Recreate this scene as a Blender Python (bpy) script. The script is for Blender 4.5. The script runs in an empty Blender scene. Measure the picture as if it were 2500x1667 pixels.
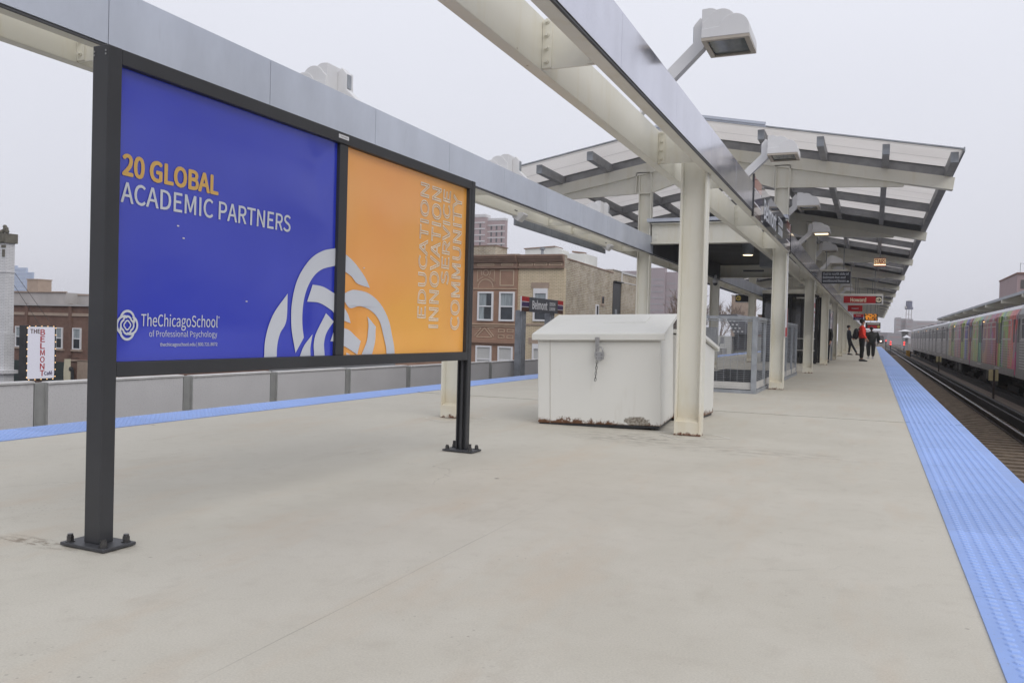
import bpy, bmesh, math, random
from mathutils import Vector, Matrix
R_ = math.radians
rnd = random.Random(7)
scene = bpy.context.scene
COL = scene.collection

# ------------------------------------------------------------------ camera
cam_d = bpy.data.cameras.new("camera"); cam = bpy.data.objects.new("camera", cam_d); COL.objects.link(cam)
ya, pi_, ro = R_(-23.5699), R_(-0.8258), R_(1.4942)
F = Vector((math.sin(ya)*math.cos(pi_), math.cos(ya)*math.cos(pi_), math.sin(pi_)))
r0 = Vector((math.cos(ya), -math.sin(ya), 0)); u0 = r0.cross(F)
Rv = r0*math.cos(ro) + u0*math.sin(ro); Uv = -r0*math.sin(ro) + u0*math.cos(ro)
M = Matrix((Rv, Uv, -F)).transposed().to_4x4(); M.translation = Vector((0, 0, 0.9909))
cam.matrix_world = M
cam_d.sensor_width = 36.0; cam_d.sensor_fit = 'HORIZONTAL'; cam_d.lens = 36.0*2019.8866/2500
cam_d.clip_start = 0.05; cam_d.clip_end = 3000
scene.camera = cam

# ------------------------------------------------------------------ sky and sun (overcast)
SUN_EL, SUN_AZ = 41, 127
w = bpy.data.worlds.new("World"); scene.world = w; w.use_nodes = True
nt = w.node_tree; nt.nodes.clear()
out = nt.nodes.new('ShaderNodeOutputWorld')
sky = nt.nodes.new('ShaderNodeTexSky'); sky.sky_type = 'NISHITA'; sky.sun_disc = False
sky.sun_elevation = R_(SUN_EL); sky.sun_rotation = R_(SUN_AZ); sky.dust_density = 4; sky.air_density = 1.5
b1 = nt.nodes.new('ShaderNodeBackground'); b1.inputs['Strength'].default_value = 0.07
nt.links.new(sky.outputs[0], b1.inputs[0])
tc = nt.nodes.new('ShaderNodeTexCoord'); sep = nt.nodes.new('ShaderNodeSeparateXYZ'); nt.links.new(tc.outputs['Generated'], sep.inputs[0])
nz = nt.nodes.new('ShaderNodeTexNoise'); nz.inputs['Scale'].default_value = 1.6; nz.inputs['Detail'].default_value = 3
nt.links.new(tc.outputs['Generated'], nz.inputs['Vector'])
ma = nt.nodes.new('ShaderNodeMath'); ma.operation = 'MULTIPLY_ADD'; ma.inputs[1].default_value = 0.35
nt.links.new(nz.outputs[0], ma.inputs[0]); nt.links.new(sep.outputs['Z'], ma.inputs[2])
rp = nt.nodes.new('ShaderNodeValToRGB')
rp.color_ramp.elements[0].position = 0.10; rp.color_ramp.elements[0].color = (0.625, 0.625, 0.715, 1)
rp.color_ramp.elements[1].position = 0.62; rp.color_ramp.elements[1].color = (0.86, 0.875, 0.955, 1)
e = rp.color_ramp.elements.new(0.30); e.color = (0.745, 0.755, 0.835, 1)
nt.links.new(ma.outputs[0], rp.inputs[0])
b2 = nt.nodes.new('ShaderNodeBackground'); b2.inputs['Strength'].default_value = 1.0
nt.links.new(rp.outputs[0], b2.inputs[0])
mx = nt.nodes.new('ShaderNodeMixShader'); mx.inputs[0].default_value = 0.93
nt.links.new(b1.outputs[0], mx.inputs[1]); nt.links.new(b2.outputs[0], mx.inputs[2]); nt.links.new(mx.outputs[0], out.inputs[0])
sd = bpy.data.lights.new("sun", 'SUN'); sd.energy = 1.2; sd.angle = R_(50); sd.color = (1, 0.97, 0.92)
so = bpy.data.objects.new("sun", sd); COL.objects.link(so)
so.rotation_euler = (R_(90-SUN_EL), 0, R_(180-SUN_AZ))
so.location = (20, -20, 40)
vs = scene.view_settings; vs.view_transform = 'Standard'; vs.look = 'None'; vs.gamma = 1; vs.exposure = 0.05
scene.cycles.max_bounces = 8; scene.cycles.volume_bounces = 2; scene.cycles.transparent_max_bounces = 24
scene.cycles.use_denoising = True

# ------------------------------------------------------------------ materials
def srgb(*c):
    return tuple(((v/255)/12.92 if v/255 <= 0.04045 else ((v/255+0.055)/1.055)**2.4) for v in c)

class NT:
    def __init__(s, name):
        s.m = bpy.data.materials.new(name); s.m.use_nodes = True; s.t = s.m.node_tree
        s.b = s.t.nodes['Principled BSDF']
        s.geo = None
    def n(s, k, **kw):
        x = s.t.nodes.new(k)
        for a, v in kw.items(): setattr(x, a, v)
        return x
    def l(s, a, b): s.t.links.new(a, b)
    def pos(s):
        if not s.geo: s.geo = s.n('ShaderNodeNewGeometry')
        return s.geo.outputs['Position']
    def xyz(s):
        q = s.n('ShaderNodeSeparateXYZ'); s.l(s.pos(), q.inputs[0]); return q.outputs
    def noise(s, scale, detail=4, rough=0.55, vec=None, stretch=None):
        x = s.n('ShaderNodeTexNoise'); x.inputs['Scale'].default_value = scale; x.inputs['Detail'].default_value = detail
        x.inputs['Roughness'].default_value = rough
        v = vec or s.pos()
        if stretch:
            mp = s.n('ShaderNodeMapping'); mp.inputs['Scale'].default_value = stretch; s.l(v, mp.inputs[0]); v = mp.outputs[0]
        s.l(v, x.inputs['Vector']); return x.outputs[0]
    def ramp(s, fac, stops, interp='LINEAR'):
        x = s.n('ShaderNodeValToRGB'); cr = x.color_ramp; cr.interpolation = interp
        while len(cr.elements) < len(stops): cr.elements.new(0.5)
        for el, (p, c) in zip(cr.elements, stops):
            el.position = p; el.color = (c if isinstance(c, tuple) else (c, c, c))+(1,) if not (isinstance(c, tuple) and len(c) == 4) else c
        s.l(fac, x.inputs[0]); return x.outputs[0]
    def mix(s, fac, a, b, mode='MIX'):
        x = s.n('ShaderNodeMix', data_type='RGBA', blend_type=mode)
        for i, v in ((0, fac), (6, a), (7, b)):
            if isinstance(v, (int, float)): x.inputs[i].default_value = v
            elif isinstance(v, tuple): x.inputs[i].default_value = v+(1,)
            else: s.l(v, x.inputs[i])
        return x.outputs[2]
    def math(s, op, a, b=0.0, c=0.0, clamp=False):
        x = s.n('ShaderNodeMath', operation=op); x.use_clamp = clamp
        for i, v in enumerate((a, b, c)):
            if isinstance(v, (int, float)): x.inputs[i].default_value = v
            else: s.l(v, x.inputs[i])
        return x.outputs[0]
    def bump(s, h, strength=0.3, dist=0.01):
        x = s.n('ShaderNodeBump'); x.inputs['Strength'].default_value = strength; x.inputs['Distance'].default_value = dist
        s.l(h, x.inputs['Height']); s.l(x.outputs[0], s.b.inputs['Normal']); return x
    def set(s, **kw):
        names = dict(col='Base Color', rough='Roughness', metal='Metallic', spec='Specular IOR Level', coat='Coat Weight', alpha='Alpha')
        for k, v in kw.items():
            i = s.b.inputs[names[k]]
            if isinstance(v, (int, float)): i.default_value = v
            elif isinstance(v, tuple): i.default_value = v+(1,)
            else: s.l(v, i)
        return s

def dark(c, f): return tuple(x*f for x in c)
def pm(name, c, rough=0.6, var=0.12, vs=2.5, bump=0.0, bs=60, metal=0.0, spec=0.4, stretch=None, fine=0.0):
    t = NT(name); n = t.noise(vs, 5, 0.6, stretch=stretch)
    f = t.ramp(n, [(0.3, 0.0), (0.7, 1.0)])
    col = t.mix(f, dark(c, 1-var), dark(c, 1+var*0.6))
    if fine:
        g = t.ramp(t.noise(bs*2, 2), [(0.35, 1-fine), (0.65, 1.0)]); col = t.mix(1.0, col, g, 'MULTIPLY')
    t.set(col=col, rough=rough, metal=metal, spec=spec)
    if bump: t.bump(t.noise(bs, 4), bump, 0.004)
    return t.m
MAT = {}
def M_(k, *a, **kw): MAT[k] = pm(k, *a, **kw)
def emis(name, c, s):
    t = NT(name); t.set(col=c, rough=0.5)
    t.b.inputs['Emission Color'].default_value = c+(1,); t.b.inputs['Emission Strength'].default_value = s
    MAT[name] = t.m

def concrete_platform():
    t = NT('platform_concrete'); X, Y, Z = t.xyz()
    n1 = t.noise(0.35, 6, 0.6); n2 = t.noise(1.7, 6, 0.65); n3 = t.noise(9, 5, 0.6); n4 = t.noise(140, 3, 0.5)
    base = t.mix(t.ramp(n1, [(0.35, 0.0), (0.68, 1.0)]), (0.478, 0.450, 0.382), (0.532, 0.506, 0.437))
    base = t.mix(t.ramp(n2, [(0.44, 0.0), (0.70, 0.5)]), base, (0.577, 0.551, 0.485))
    base = t.mix(t.ramp(n3, [(0.52, 0.0), (0.76, 0.28)]), base, (0.38, 0.34, 0.285))
    base = t.mix(t.ramp(t.noise(2.3, 7, 0.7, stretch=(1, 0.35, 1)), [(0.58, 0.0), (0.72, 0.4)]), base, (0.375, 0.335, 0.275))
    base = t.mix(t.ramp(t.noise(0.9, 4, 0.7, stretch=(2.2, 0.6, 1)), [(0.52, 0.0), (0.68, 0.45)]), base, (0.50, 0.42, 0.325))
    base = t.mix(1.0, base, t.ramp(n4, [(0.3, 0.90), (0.7, 1.04)]), 'MULTIPLY')
    # scattered small spots
    v = t.n('ShaderNodeTexVoronoi'); v.inputs['Scale'].default_value = 3.4; t.l(t.pos(), v.inputs['Vector'])
    wn = t.noise(0.8, 3)
    spot = t.math('MULTIPLY', t.ramp(v.outputs['Distance'], [(0.022, 1.0), (0.034, 0.0)]), t.ramp(wn, [(0.45, 0.0), (0.6, 1.0)]))
    base = t.mix(t.math('MULTIPLY', spot, 0.7), base, (0.15, 0.12, 0.10))
    # oily stain by the bins, rust stain by the sign post
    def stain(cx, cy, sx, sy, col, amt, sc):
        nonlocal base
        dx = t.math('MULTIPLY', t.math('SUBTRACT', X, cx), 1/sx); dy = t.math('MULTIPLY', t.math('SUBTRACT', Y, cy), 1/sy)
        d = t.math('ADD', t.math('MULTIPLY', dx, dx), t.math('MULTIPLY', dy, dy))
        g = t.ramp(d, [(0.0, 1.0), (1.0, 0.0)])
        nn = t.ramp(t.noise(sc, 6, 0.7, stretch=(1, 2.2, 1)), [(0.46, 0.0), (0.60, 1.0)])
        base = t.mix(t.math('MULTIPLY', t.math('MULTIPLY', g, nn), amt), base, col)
    stain(-2.05, 7.62, 0.75, 0.42, (0.20, 0.18, 0.15), 0.75, 4.5)
    stain(-1.2, 7.3, 1.4, 0.35, (0.26, 0.23, 0.19), 0.5, 5)
    stain(-3.36, 2.50, 0.30, 0.075, (0.17, 0.13, 0.09), 0.85, 12)
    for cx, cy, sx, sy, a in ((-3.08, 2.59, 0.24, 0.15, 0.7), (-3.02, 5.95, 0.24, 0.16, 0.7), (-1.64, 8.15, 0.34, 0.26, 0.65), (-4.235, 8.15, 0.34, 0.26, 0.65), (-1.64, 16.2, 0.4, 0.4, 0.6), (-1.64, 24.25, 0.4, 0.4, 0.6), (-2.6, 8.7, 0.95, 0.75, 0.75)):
        stain(cx, cy, sx, sy, (0.22, 0.195, 0.16), a, 6)  # dirt rings round the feet that also paint in contact shade
    g1 = t.n('ShaderNodeTexVoronoi'); g1.inputs['Scale'].default_value = 26; t.l(t.pos(), g1.inputs['Vector'])
    base = t.mix(t.math('MULTIPLY', t.ramp(g1.outputs['Distance'], [(0.10, 0.75), (0.16, 0.0)]), t.ramp(t.noise(1.1, 5, 0.7), [(0.53, 0.0), (0.66, 1.0)])), base, (0.27, 0.245, 0.21))
    g2 = t.n('ShaderNodeTexVoronoi'); g2.inputs['Scale'].default_value = 1.5; t.l(t.pos(), g2.inputs['Vector'])
    base = t.mix(t.math('MULTIPLY', t.ramp(g2.outputs['Distance'], [(0.020, 0.8), (0.032, 0.0)]), t.ramp(t.noise(0.37, 2), [(0.42, 0.0), (0.5, 1.0)])), base, (0.13, 0.12, 0.115))
    # saw-cut joints
    for cx in (-1.68,):
        ln = t.ramp(t.math('ABSOLUTE', t.math('SUBTRACT', X, t.math('MULTIPLY_ADD', t.noise(2, 3), 0.012, cx-0.006))), [(0.0012, 0.65), (0.0032, 0.0)])
        base = t.mix(t.math('MULTIPLY', ln, t.math('MULTIPLY', t.ramp(t.noise(3, 3), [(0.38, 0.3), (0.6, 0.9)]), t.ramp(t.math('MULTIPLY', Y, 0.1), [(0.17, 0.25), (0.20, 1.0), (0.34, 1.0), (0.42, 0.25)]))), base, (0.17, 0.15, 0.13))
    for cy in (19.5, 27.0, 35.0, 43.0):
        ln = t.ramp(t.math('ABSOLUTE', t.math('SUBTRACT', Y, cy)), [(0.01, 0.45), (0.03, 0.0)])
        base = t.mix(ln, base, (0.2, 0.18, 0.16))
    # hairline cracks
    vv = t.n('ShaderNodeTexVoronoi'); vv.feature = 'DISTANCE_TO_EDGE'; vv.inputs['Scale'].default_value = 0.42
    wp = t.n('ShaderNodeVectorMath', operation='ADD'); t.l(t.pos(), wp.inputs[0])
    nzc = t.n('ShaderNodeTexNoise'); nzc.inputs['Scale'].default_value = 2.2; nzc.inputs['Detail'].default_value = 6; t.l(t.pos(), nzc.inputs['Vector'])
    t.l(nzc.outputs['Color'], wp.inputs[1]); t.l(wp.outputs[0], vv.inputs['Vector'])
    cr = t.math('MULTIPLY', t.ramp(vv.outputs['Distance'], [(0.0006, 0.6), (0.0018, 0.0)]), t.ramp(t.noise(0.5, 3), [(0.54, 0.0), (0.62, 0.8)]))
    base = t.mix(cr, base, (0.2, 0.18, 0.16))
    t.set(col=base, rough=t.ramp(n2, [(0.3, 0.62), (0.7, 0.85)]), spec=0.35)
    t.bump(t.mix(0.35, n4, n3), 0.2, 0.005)
    return t.m
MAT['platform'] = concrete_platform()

def tactile_mat():
    t = NT('tactile_blue'); n = t.noise(1.2, 5, 0.6)
    col = t.mix(t.ramp(n, [(0.3, 0.0), (0.7, 1.0)]), (0.245, 0.375, 0.73), (0.285, 0.415, 0.78))
    col = t.mix(t.ramp(t.noise(26, 5, 0.7), [(0.57, 0.0), (0.72, 0.5)]), col, (0.30, 0.36, 0.53))
    col = t.mix(t.ramp(t.noise(5, 4, 0.7), [(0.60, 0.0), (0.75, 0.4)]), col, (0.32, 0.35, 0.45))
    X, Y, Z = t.xyz()
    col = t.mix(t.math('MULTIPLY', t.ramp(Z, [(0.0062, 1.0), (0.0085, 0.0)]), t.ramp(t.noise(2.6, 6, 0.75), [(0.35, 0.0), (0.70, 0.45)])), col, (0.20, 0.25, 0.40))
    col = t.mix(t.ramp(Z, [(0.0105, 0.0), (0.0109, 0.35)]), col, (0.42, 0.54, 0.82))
    pan = t.n('ShaderNodeTexWhiteNoise', noise_dimensions='1D'); t.l(t.math('FLOOR', t.math('MULTIPLY', Y, 1/1.22)), pan.inputs['W'])
    col = t.mix(1.0, col, t.ramp(pan.outputs['Value'], [(0.0, 0.93), (1.0, 1.05)]), 'MULTIPLY')
    fr = t.math('ABSOLUTE', t.math('SUBTRACT', t.math('FRACT', t.math('MULTIPLY', Y, 1/1.22)), 0.5))
    col = t.mix(t.ramp(fr, [(0.4965, 0.0), (0.4985, 0.55)]), col, (0.10, 0.13, 0.22))
    col = t.mix(t.ramp(t.noise(60, 3, 0.7), [(0.66, 0.0), (0.74, 0.6)]), col, (0.17, 0.18, 0.22))
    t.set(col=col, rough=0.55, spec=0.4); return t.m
MAT['tactile'] = tactile_mat()

def steel_cream(name='cream_steel', rust=True):
    t = NT(name); X, Y, Z = t.xyz()
    n = t.noise(1.1, 5, 0.6)
    col = t.mix(t.ramp(n, [(0.3, 0.0), (0.7, 1.0)]), (0.67, 0.65, 0.565), (0.735, 0.72, 0.645))
    st = t.ramp(t.noise(2.0, 6, 0.7, stretch=(3, 3, 0.5)), [(0.52, 0.0), (0.72, 0.45)])
    col = t.mix(st, col, (0.60, 0.54, 0.38))
    ch = t.n('ShaderNodeTexVoronoi'); ch.inputs['Scale'].default_value = 7; t.l(t.pos(), ch.inputs['Vector'])
    col = t.mix(t.math('MULTIPLY', t.ramp(ch.outputs['Distance'], [(0.035, 1.0), (0.055, 0.0)]), t.ramp(t.noise(1.7, 4), [(0.54, 0.0), (0.60, 0.9)])), col, (0.16, 0.075, 0.035))
    if rust:
        zz = t.math('ADD', Z, t.math('MULTIPLY', t.noise(17, 5, 0.7), 0.16))
        low = t.math('MULTIPLY', t.ramp(zz, [(0.085, 1.0), (0.108, 0.0)]), t.ramp(t.math('ABSOLUTE', Z), [(0.3, 1.0), (0.32, 0.0)]))
        stain = t.ramp(Z, [(0.02, 0.3), (0.19, 0.42), (0.34, 0.0)])
        col = t.mix(t.math('MULTIPLY', stain, t.ramp(t.noise(5, 4), [(0.35, 0.2), (0.65, 1.0)])), col, (0.58, 0.46, 0.26))
        col = t.mix(low, col, t.mix(t.noise(30, 4), (0.05, 0.02, 0.012), (0.20, 0.065, 0.025)))
    t.set(col=col, rough=0.45, spec=0.45); t.bump(t.noise(14, 4), 0.05, 0.004)
    return t.m
MAT['cream'] = steel_cream(); MAT['creamclean'] = steel_cream('cream_steel_upper', False)

def bin_mat():
    t = NT('bin_white'); X, Y, Z = t.xyz()
    col = t.mix(t.ramp(t.noise(0.9, 5), [(0.3, 0.0), (0.7, 1.0)]), (0.655, 0.65, 0.61), (0.71, 0.705, 0.67))
    col = t.mix(t.ramp(t.noise(2.2, 6, 0.7, stretch=(3, 3, 0.4)), [(0.58, 0.0), (0.75, 0.35)]), col, (0.46, 0.42, 0.34))
    zz = t.math('ADD', Z, t.math('MULTIPLY', t.noise(13, 6, 0.75), 0.22))
    low = t.math('MULTIPLY', t.ramp(zz, [(0.158, 1.0), (0.182, 0.0)]), t.ramp(t.math('ABSOLUTE', Z), [(0.24, 1.0), (0.25, 0.0)]))
    col = t.mix(low, col, t.mix(t.noise(26, 5), (0.045, 0.025, 0.015), (0.23, 0.10, 0.045)))
    # patch of bare metal near the bottom right of the front
    dx = t.math('MULTIPLY', t.math('SUBTRACT', X, -2.19), 1/0.15); dz = t.math('MULTIPLY', t.math('SUBTRACT', Z, 0.085), 1/0.055)
    d = t.math('ADD', t.math('ADD', t.math('MULTIPLY', dx, dx), t.math('MULTIPLY', dz, dz)), t.math('MULTIPLY', t.math('SUBTRACT', t.noise(34, 6, 0.8), 0.5), 2.4))
    col = t.mix(t.ramp(d, [(0.6, 1.0), (0.8, 0.0)]), col, t.mix(t.ramp(t.noise(60, 4), [(0.4, 0.0), (0.6, 1.0)]), (0.16, 0.135, 0.105), (0.36, 0.335, 0.29)))
    sp = t.n('ShaderNodeTexVoronoi'); sp.inputs['Scale'].default_value = 5.5; t.l(t.pos(), sp.inputs['Vector'])
    col = t.mix(t.math('MULTIPLY', t.ramp(sp.outputs['Distance'], [(0.03, 1.0), (0.045, 0.0)]), t.ramp(t.noise(1.5, 3), [(0.5, 0.0), (0.58, 0.8)])), col, (0.2, 0.18, 0.15))
    t.set(col=col, rough=0.48, spec=0.4); t.bump(t.noise(6, 4), 0.06, 0.01); return t.m
MAT['bin'] = bin_mat()

def fascia_mat(name, c, rough, metal):
    t = NT(name)
    n = t.ramp(t.noise(1.4, 6, 0.65, stretch=(1, 1, 0.5)), [(0.3, 0.0), (0.72, 1.0)])
    col = t.mix(n, dark(c, 0.86), dark(c, 1.10))
    col = t.mix(t.ramp(t.noise(3.2, 5, 0.7, stretch=(1, 2.5, 0.5)), [(0.60, 0.0), (0.72, 0.28)]), col, dark(c, 0.70))
    t.set(col=col, rough=t.ramp(t.noise(3, 4), [(0.3, rough*0.75), (0.7, rough*1.3)]), metal=metal, spec=0.5)
    t.bump(t.noise(1.6, 2), 0.10, 0.02); return t.m
MAT['fascia_l'] = fascia_mat('grey_panel', (0.50, 0.535, 0.615), 0.42, 0.1)
MAT['fascia_r'] = fascia_mat('bright_panel', (0.62, 0.625, 0.70), 0.13, 0.85)

def poster_mat(name, c1, c2, c3):
    t = NT(name)
    n = t.noise(0.9, 3, 0.5)
    col = t.mix(t.ramp(n, [(0.3, 0.0), (0.7, 1.0)]), c1, c2)
    col = t.mix(t.ramp(t.noise(1.3, 2, 0.5, stretch=(1, 0.6, 1.1)), [(0.42, 0.0), (0.75, 0.55)]), col, c3)  # the blue poster's paler patches are sheen painted into the colour
    t.set(col=col, rough=0.25, spec=0.7, coat=0.25); t.b.inputs['Coat Roughness'].default_value = 0.12
    t.bump(t.noise(2.4, 3, 0.5), 0.25, 0.03); return t.m
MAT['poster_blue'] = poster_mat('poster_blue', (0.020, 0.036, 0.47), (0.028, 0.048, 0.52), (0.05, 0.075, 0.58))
MAT['poster_orange'] = poster_mat('poster_orange', (0.93, 0.42, 0.09), (0.95, 0.48, 0.10), (0.92, 0.34, 0.09))

def brick(name, c1, c2, mortar, bw=0.21, bh=0.072, var=0.3, stain=(0.3, 0.25, 0.2), samt=0.4, rough=0.85, bumpv=0.25, msize=0.012):
    t = NT(name); X, Y, Z = t.xyz()
    cb = t.n('ShaderNodeCombineXYZ'); t.l(t.math('ADD', X, Y), cb.inputs[0]); t.l(Z, cb.inputs[1])
    br = t.n('ShaderNodeTexBrick'); br.inputs['Scale'].default_value = 1.0
    br.inputs['Brick Width'].default_value = bw; br.inputs['Row Height'].default_value = bh; br.inputs['Mortar Size'].default_value = msize
    br.inputs['Color1'].default_value = c1+(1,); br.inputs['Color2'].default_value = c2+(1,); br.inputs['Mortar'].default_value = mortar+(1,)
    t.l(cb.outputs[0], br.inputs['Vector'])
    col = t.mix(1.0, br.outputs[0], t.ramp(t.noise(1.2, 6, 0.7), [(0.3, 1-var), (0.7, 1.1)]), 'MULTIPLY')
    col = t.mix(t.ramp(t.noise(0.55, 6, 0.75, stretch=(1, 1, 1.4)), [(0.45, 0.0), (0.7, samt)]), col, stain)
    t.set(col=col, rough=rough, spec=0.25); t.bump(br.outputs['Fac'], -bumpv, 0.01)
    return t.m
MAT['brick_yellow'] = brick('yellow_face_brick', (0.58, 0.49, 0.34), (0.63, 0.54, 0.39), (0.40, 0.33, 0.24), 0.24, 0.075, 0.12, (0.55, 0.42, 0.32), 0.25)
MAT['brick_common'] = brick('common_brick', (0.40, 0.33, 0.22), (0.28, 0.20, 0.13), (0.47, 0.44, 0.38), 0.26, 0.092, 0.35, (0.55, 0.50, 0.43), 0.75, 0.85, 0.3, 0.018)
MAT['brick_brown'] = brick('brown_brick', (0.20, 0.105, 0.078), (0.15, 0.078, 0.06), (0.17, 0.12, 0.10), 0.22, 0.075, 0.25, (0.20, 0.14, 0.11), 0.4)
MAT['brick_white'] = brick('white_glazed_brick', (0.62, 0.62, 0.63), (0.67, 0.67, 0.68), (0.44, 0.44, 0.46), 0.32, 0.085, 0.10, (0.5, 0.5, 0.5), 0.2, 0.4)
MAT['brick_red'] = brick('red_brick', (0.26, 0.10, 0.075), (0.22, 0.085, 0.065), (0.22, 0.15, 0.12))

def wall_concrete():
    t = NT('barrier_concrete'); X, Y, Z = t.xyz()
    col = t.mix(t.ramp(t.noise(0.8, 5), [(0.3, 0.0), (0.7, 1.0)]), (0.54, 0.535, 0.545), (0.62, 0.615, 0.625))
    col = t.mix(t.ramp(t.noise(45, 3), [(0.5, 0.0), (0.7, 0.35)]), col, (0.37, 0.365, 0.37))
    drip = t.math('MULTIPLY', t.ramp(t.math('ADD', Z, t.math('MULTIPLY', t.noise(5, 5, 0.7, stretch=(1, 2.2, 0.6)), 0.16)), [(0.10, 0.0), (0.19, 0.8)]), 0.4)
    col = t.mix(drip, col, (0.19, 0.18, 0.175))
    t.set(col=col, rough=0.85); t.bump(t.noise(90, 3), 0.25, 0.004); return t.m
MAT['barrier'] = wall_concrete()

M_('frame_dark', (0.040, 0.041, 0.045), 0.42, 0.15, 3, 0.03, 90)
M_('plate_dark', (0.055, 0.056, 0.062), 0.5, 0.35, 14, 0.15, 60)
M_('bolt', (0.10, 0.098, 0.10), 0.35, 0.4, 40, metal=0.7)
M_('steel', (0.42, 0.42, 0.42), 0.32, 0.2, 30, metal=0.8)
M_('galv', (0.34, 0.36, 0.39), 0.45, 0.25, 5, metal=0.35)
M_('deck_grey', (0.30, 0.31, 0.33), 0.6, 0.15, 2)
M_('galv_dark', (0.31, 0.315, 0.33), 0.55, 0.22, 4)
M_('galv_mid', (0.24, 0.255, 0.28), 0.5, 0.2, 5, metal=0.2)
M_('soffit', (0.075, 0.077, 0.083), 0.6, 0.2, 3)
M_('cap_light', (0.60, 0.595, 0.59), 0.8, 0.15, 4, 0.1)
M_('post_grey', (0.33, 0.335, 0.33), 0.7, 0.15, 3)
M_('white_paint', (0.68, 0.68, 0.69), 0.4, 0.06, 3)
M_('fixture', (0.66, 0.66, 0.67), 0.38, 0.06, 2)
M_('lens', (0.10, 0.115, 0.115), 0.12, 0.4, 9)
M_('trim_beige', (0.40, 0.36, 0.31), 0.5, 0.1, 5)
M_('txt_white', (0.62, 0.645, 0.70), 0.35, 0.03, 2)
M_('txt_cream', (0.75, 0.68, 0.50), 0.4, 0.03, 2)
M_('txt_yellow', (0.68, 0.42, 0.12), 0.35, 0.03, 2)
M_('txt_outline', (1.0, 0.88, 0.70), 0.4, 0.03, 2)
M_('sign_dark', (0.035, 0.037, 0.046), 0.4, 0.08, 4)
M_('sign_grey', (0.085, 0.09, 0.105), 0.4, 0.08, 4)
M_('sign_red', (0.45, 0.02, 0.025), 0.4, 0.08, 4)
M_('sign_purple', (0.06, 0.035, 0.12), 0.4, 0.08, 4)
M_('sign_brown', (0.085, 0.032, 0.02), 0.4, 0.08, 4)
M_('sign_black', (0.02, 0.02, 0.024), 0.4, 0.08, 4)
M_('sign_white', (0.70, 0.70, 0.72), 0.4, 0.05, 4)
M_('arrow_yellow', (0.68, 0.52, 0.12), 0.4, 0.05, 4)
M_('tie', (0.20, 0.155, 0.115), 0.9, 0.35, 6, 0.3, 40)
M_('walkboard', (0.19, 0.15, 0.12), 0.9, 0.35, 3, 0.3, 30, stretch=(1, 6, 1))
M_('ballast', (0.12, 0.10, 0.085), 0.95, 0.4, 5, 0.5, 25, fine=0.4)
M_('rail_side', (0.055, 0.042, 0.036), 0.8, 0.3, 8)
M_('rail_top', (0.56, 0.57, 0.60), 0.22, 0.15, 6, metal=0.9)
M_('third_rail', (0.03, 0.028, 0.028), 0.7, 0.35, 5)
M_('street', (0.06, 0.06, 0.062), 0.9, 0.3, 0.3)
M_('facade_brown', (0.31, 0.19, 0.135), 0.6, 0.14, 1.5)
M_('facade_trim', (0.52, 0.40, 0.29), 0.6, 0.08, 3)
M_('cornice', (0.25, 0.165, 0.125), 0.6, 0.2, 2.5)
M_('lintel', (0.36, 0.28, 0.225), 0.8, 0.12, 3)
M_('win_white', (0.72, 0.72, 0.74), 0.4, 0.04, 3)
M_('glass_dark', (0.03, 0.037, 0.045), 0.08, 0.5, 1.3, spec=0.6)
M_('curtain', (0.30, 0.34, 0.36), 0.35, 0.4, 3, stretch=(5, 5, 0.5), spec=0.6)
M_('blind', (0.50, 0.50, 0.49), 0.4, 0.06, 2)
M_('penthouse', (0.62, 0.62, 0.59), 0.7, 0.08, 1)
M_('pink_wall', (0.36, 0.265, 0.27), 0.8, 0.08, 0.4)
M_('band_white', (0.60, 0.59, 0.60), 0.8, 0.05, 1)
M_('blue_tower', (0.36, 0.44, 0.60), 0.5, 0.08, 0.05)
M_('blue_glass', (0.30, 0.38, 0.56), 0.3, 0.08, 0.05)
M_('mauve', (0.37, 0.315, 0.335), 0.85, 0.08, 0.2)
M_('grey_wall', (0.42, 0.405, 0.40), 0.85, 0.15, 0.7)
M_('grey_block', (0.36, 0.34, 0.36), 0.85, 0.1, 0.2)
M_('far_block', (0.30, 0.285, 0.31), 0.9, 0.15, 0.08)
M_('roof_grey', (0.13, 0.13, 0.145), 0.7, 0.15, 1)
M_('stone_dark', (0.15, 0.14, 0.115), 0.85, 0.3, 3)
M_('twig', (0.17, 0.125, 0.10), 0.9, 0.25, 3)
M_('twig_far', (0.24, 0.185, 0.155), 0.9, 0.2, 0.6)
M_('skin', (0.42, 0.24, 0.17), 0.55, 0.06, 30)
M_('skin_deep', (0.10, 0.05, 0.035), 0.55, 0.06, 30)
M_('hair', (0.02, 0.016, 0.014), 0.6, 0.3, 60)
M_('jacket_red', (0.92, 0.06, 0.035), 0.6, 0.12, 9)
M_('jacket_black', (0.016, 0.018, 0.017), 0.5, 0.35, 8)
M_('jacket_navy', (0.018, 0.026, 0.042), 0.7, 0.25, 9)
M_('trousers', (0.010, 0.010, 0.012), 0.8, 0.3, 9)
M_('jeans', (0.012, 0.015, 0.022), 0.8, 0.3, 9)
M_('shoe', (0.015, 0.015, 0.016), 0.5, 0.2, 12)
M_('shoe_light', (0.40, 0.40, 0.42), 0.5, 0.2, 12)
M_('bag', (0.018, 0.018, 0.022), 0.6, 0.3, 12)
M_('train_roof', (0.62, 0.62, 0.65), 0.5, 0.06, 1)
M_('train_under', (0.016, 0.015, 0.015), 0.8, 0.4, 3)
M_('train_box', (0.09, 0.085, 0.085), 0.7, 0.3, 3)
M_('train_glass', (0.035, 0.033, 0.038), 0.35, 0.3, 1)
M_('train_steel', (0.31, 0.295, 0.29), 0.42, 0.22, 1.6, metal=0.15, stretch=(1, 2, 0.6))
M_('train_rib', (0.62, 0.60, 0.59), 0.35, 0.2, 2, metal=0.3)
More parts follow.
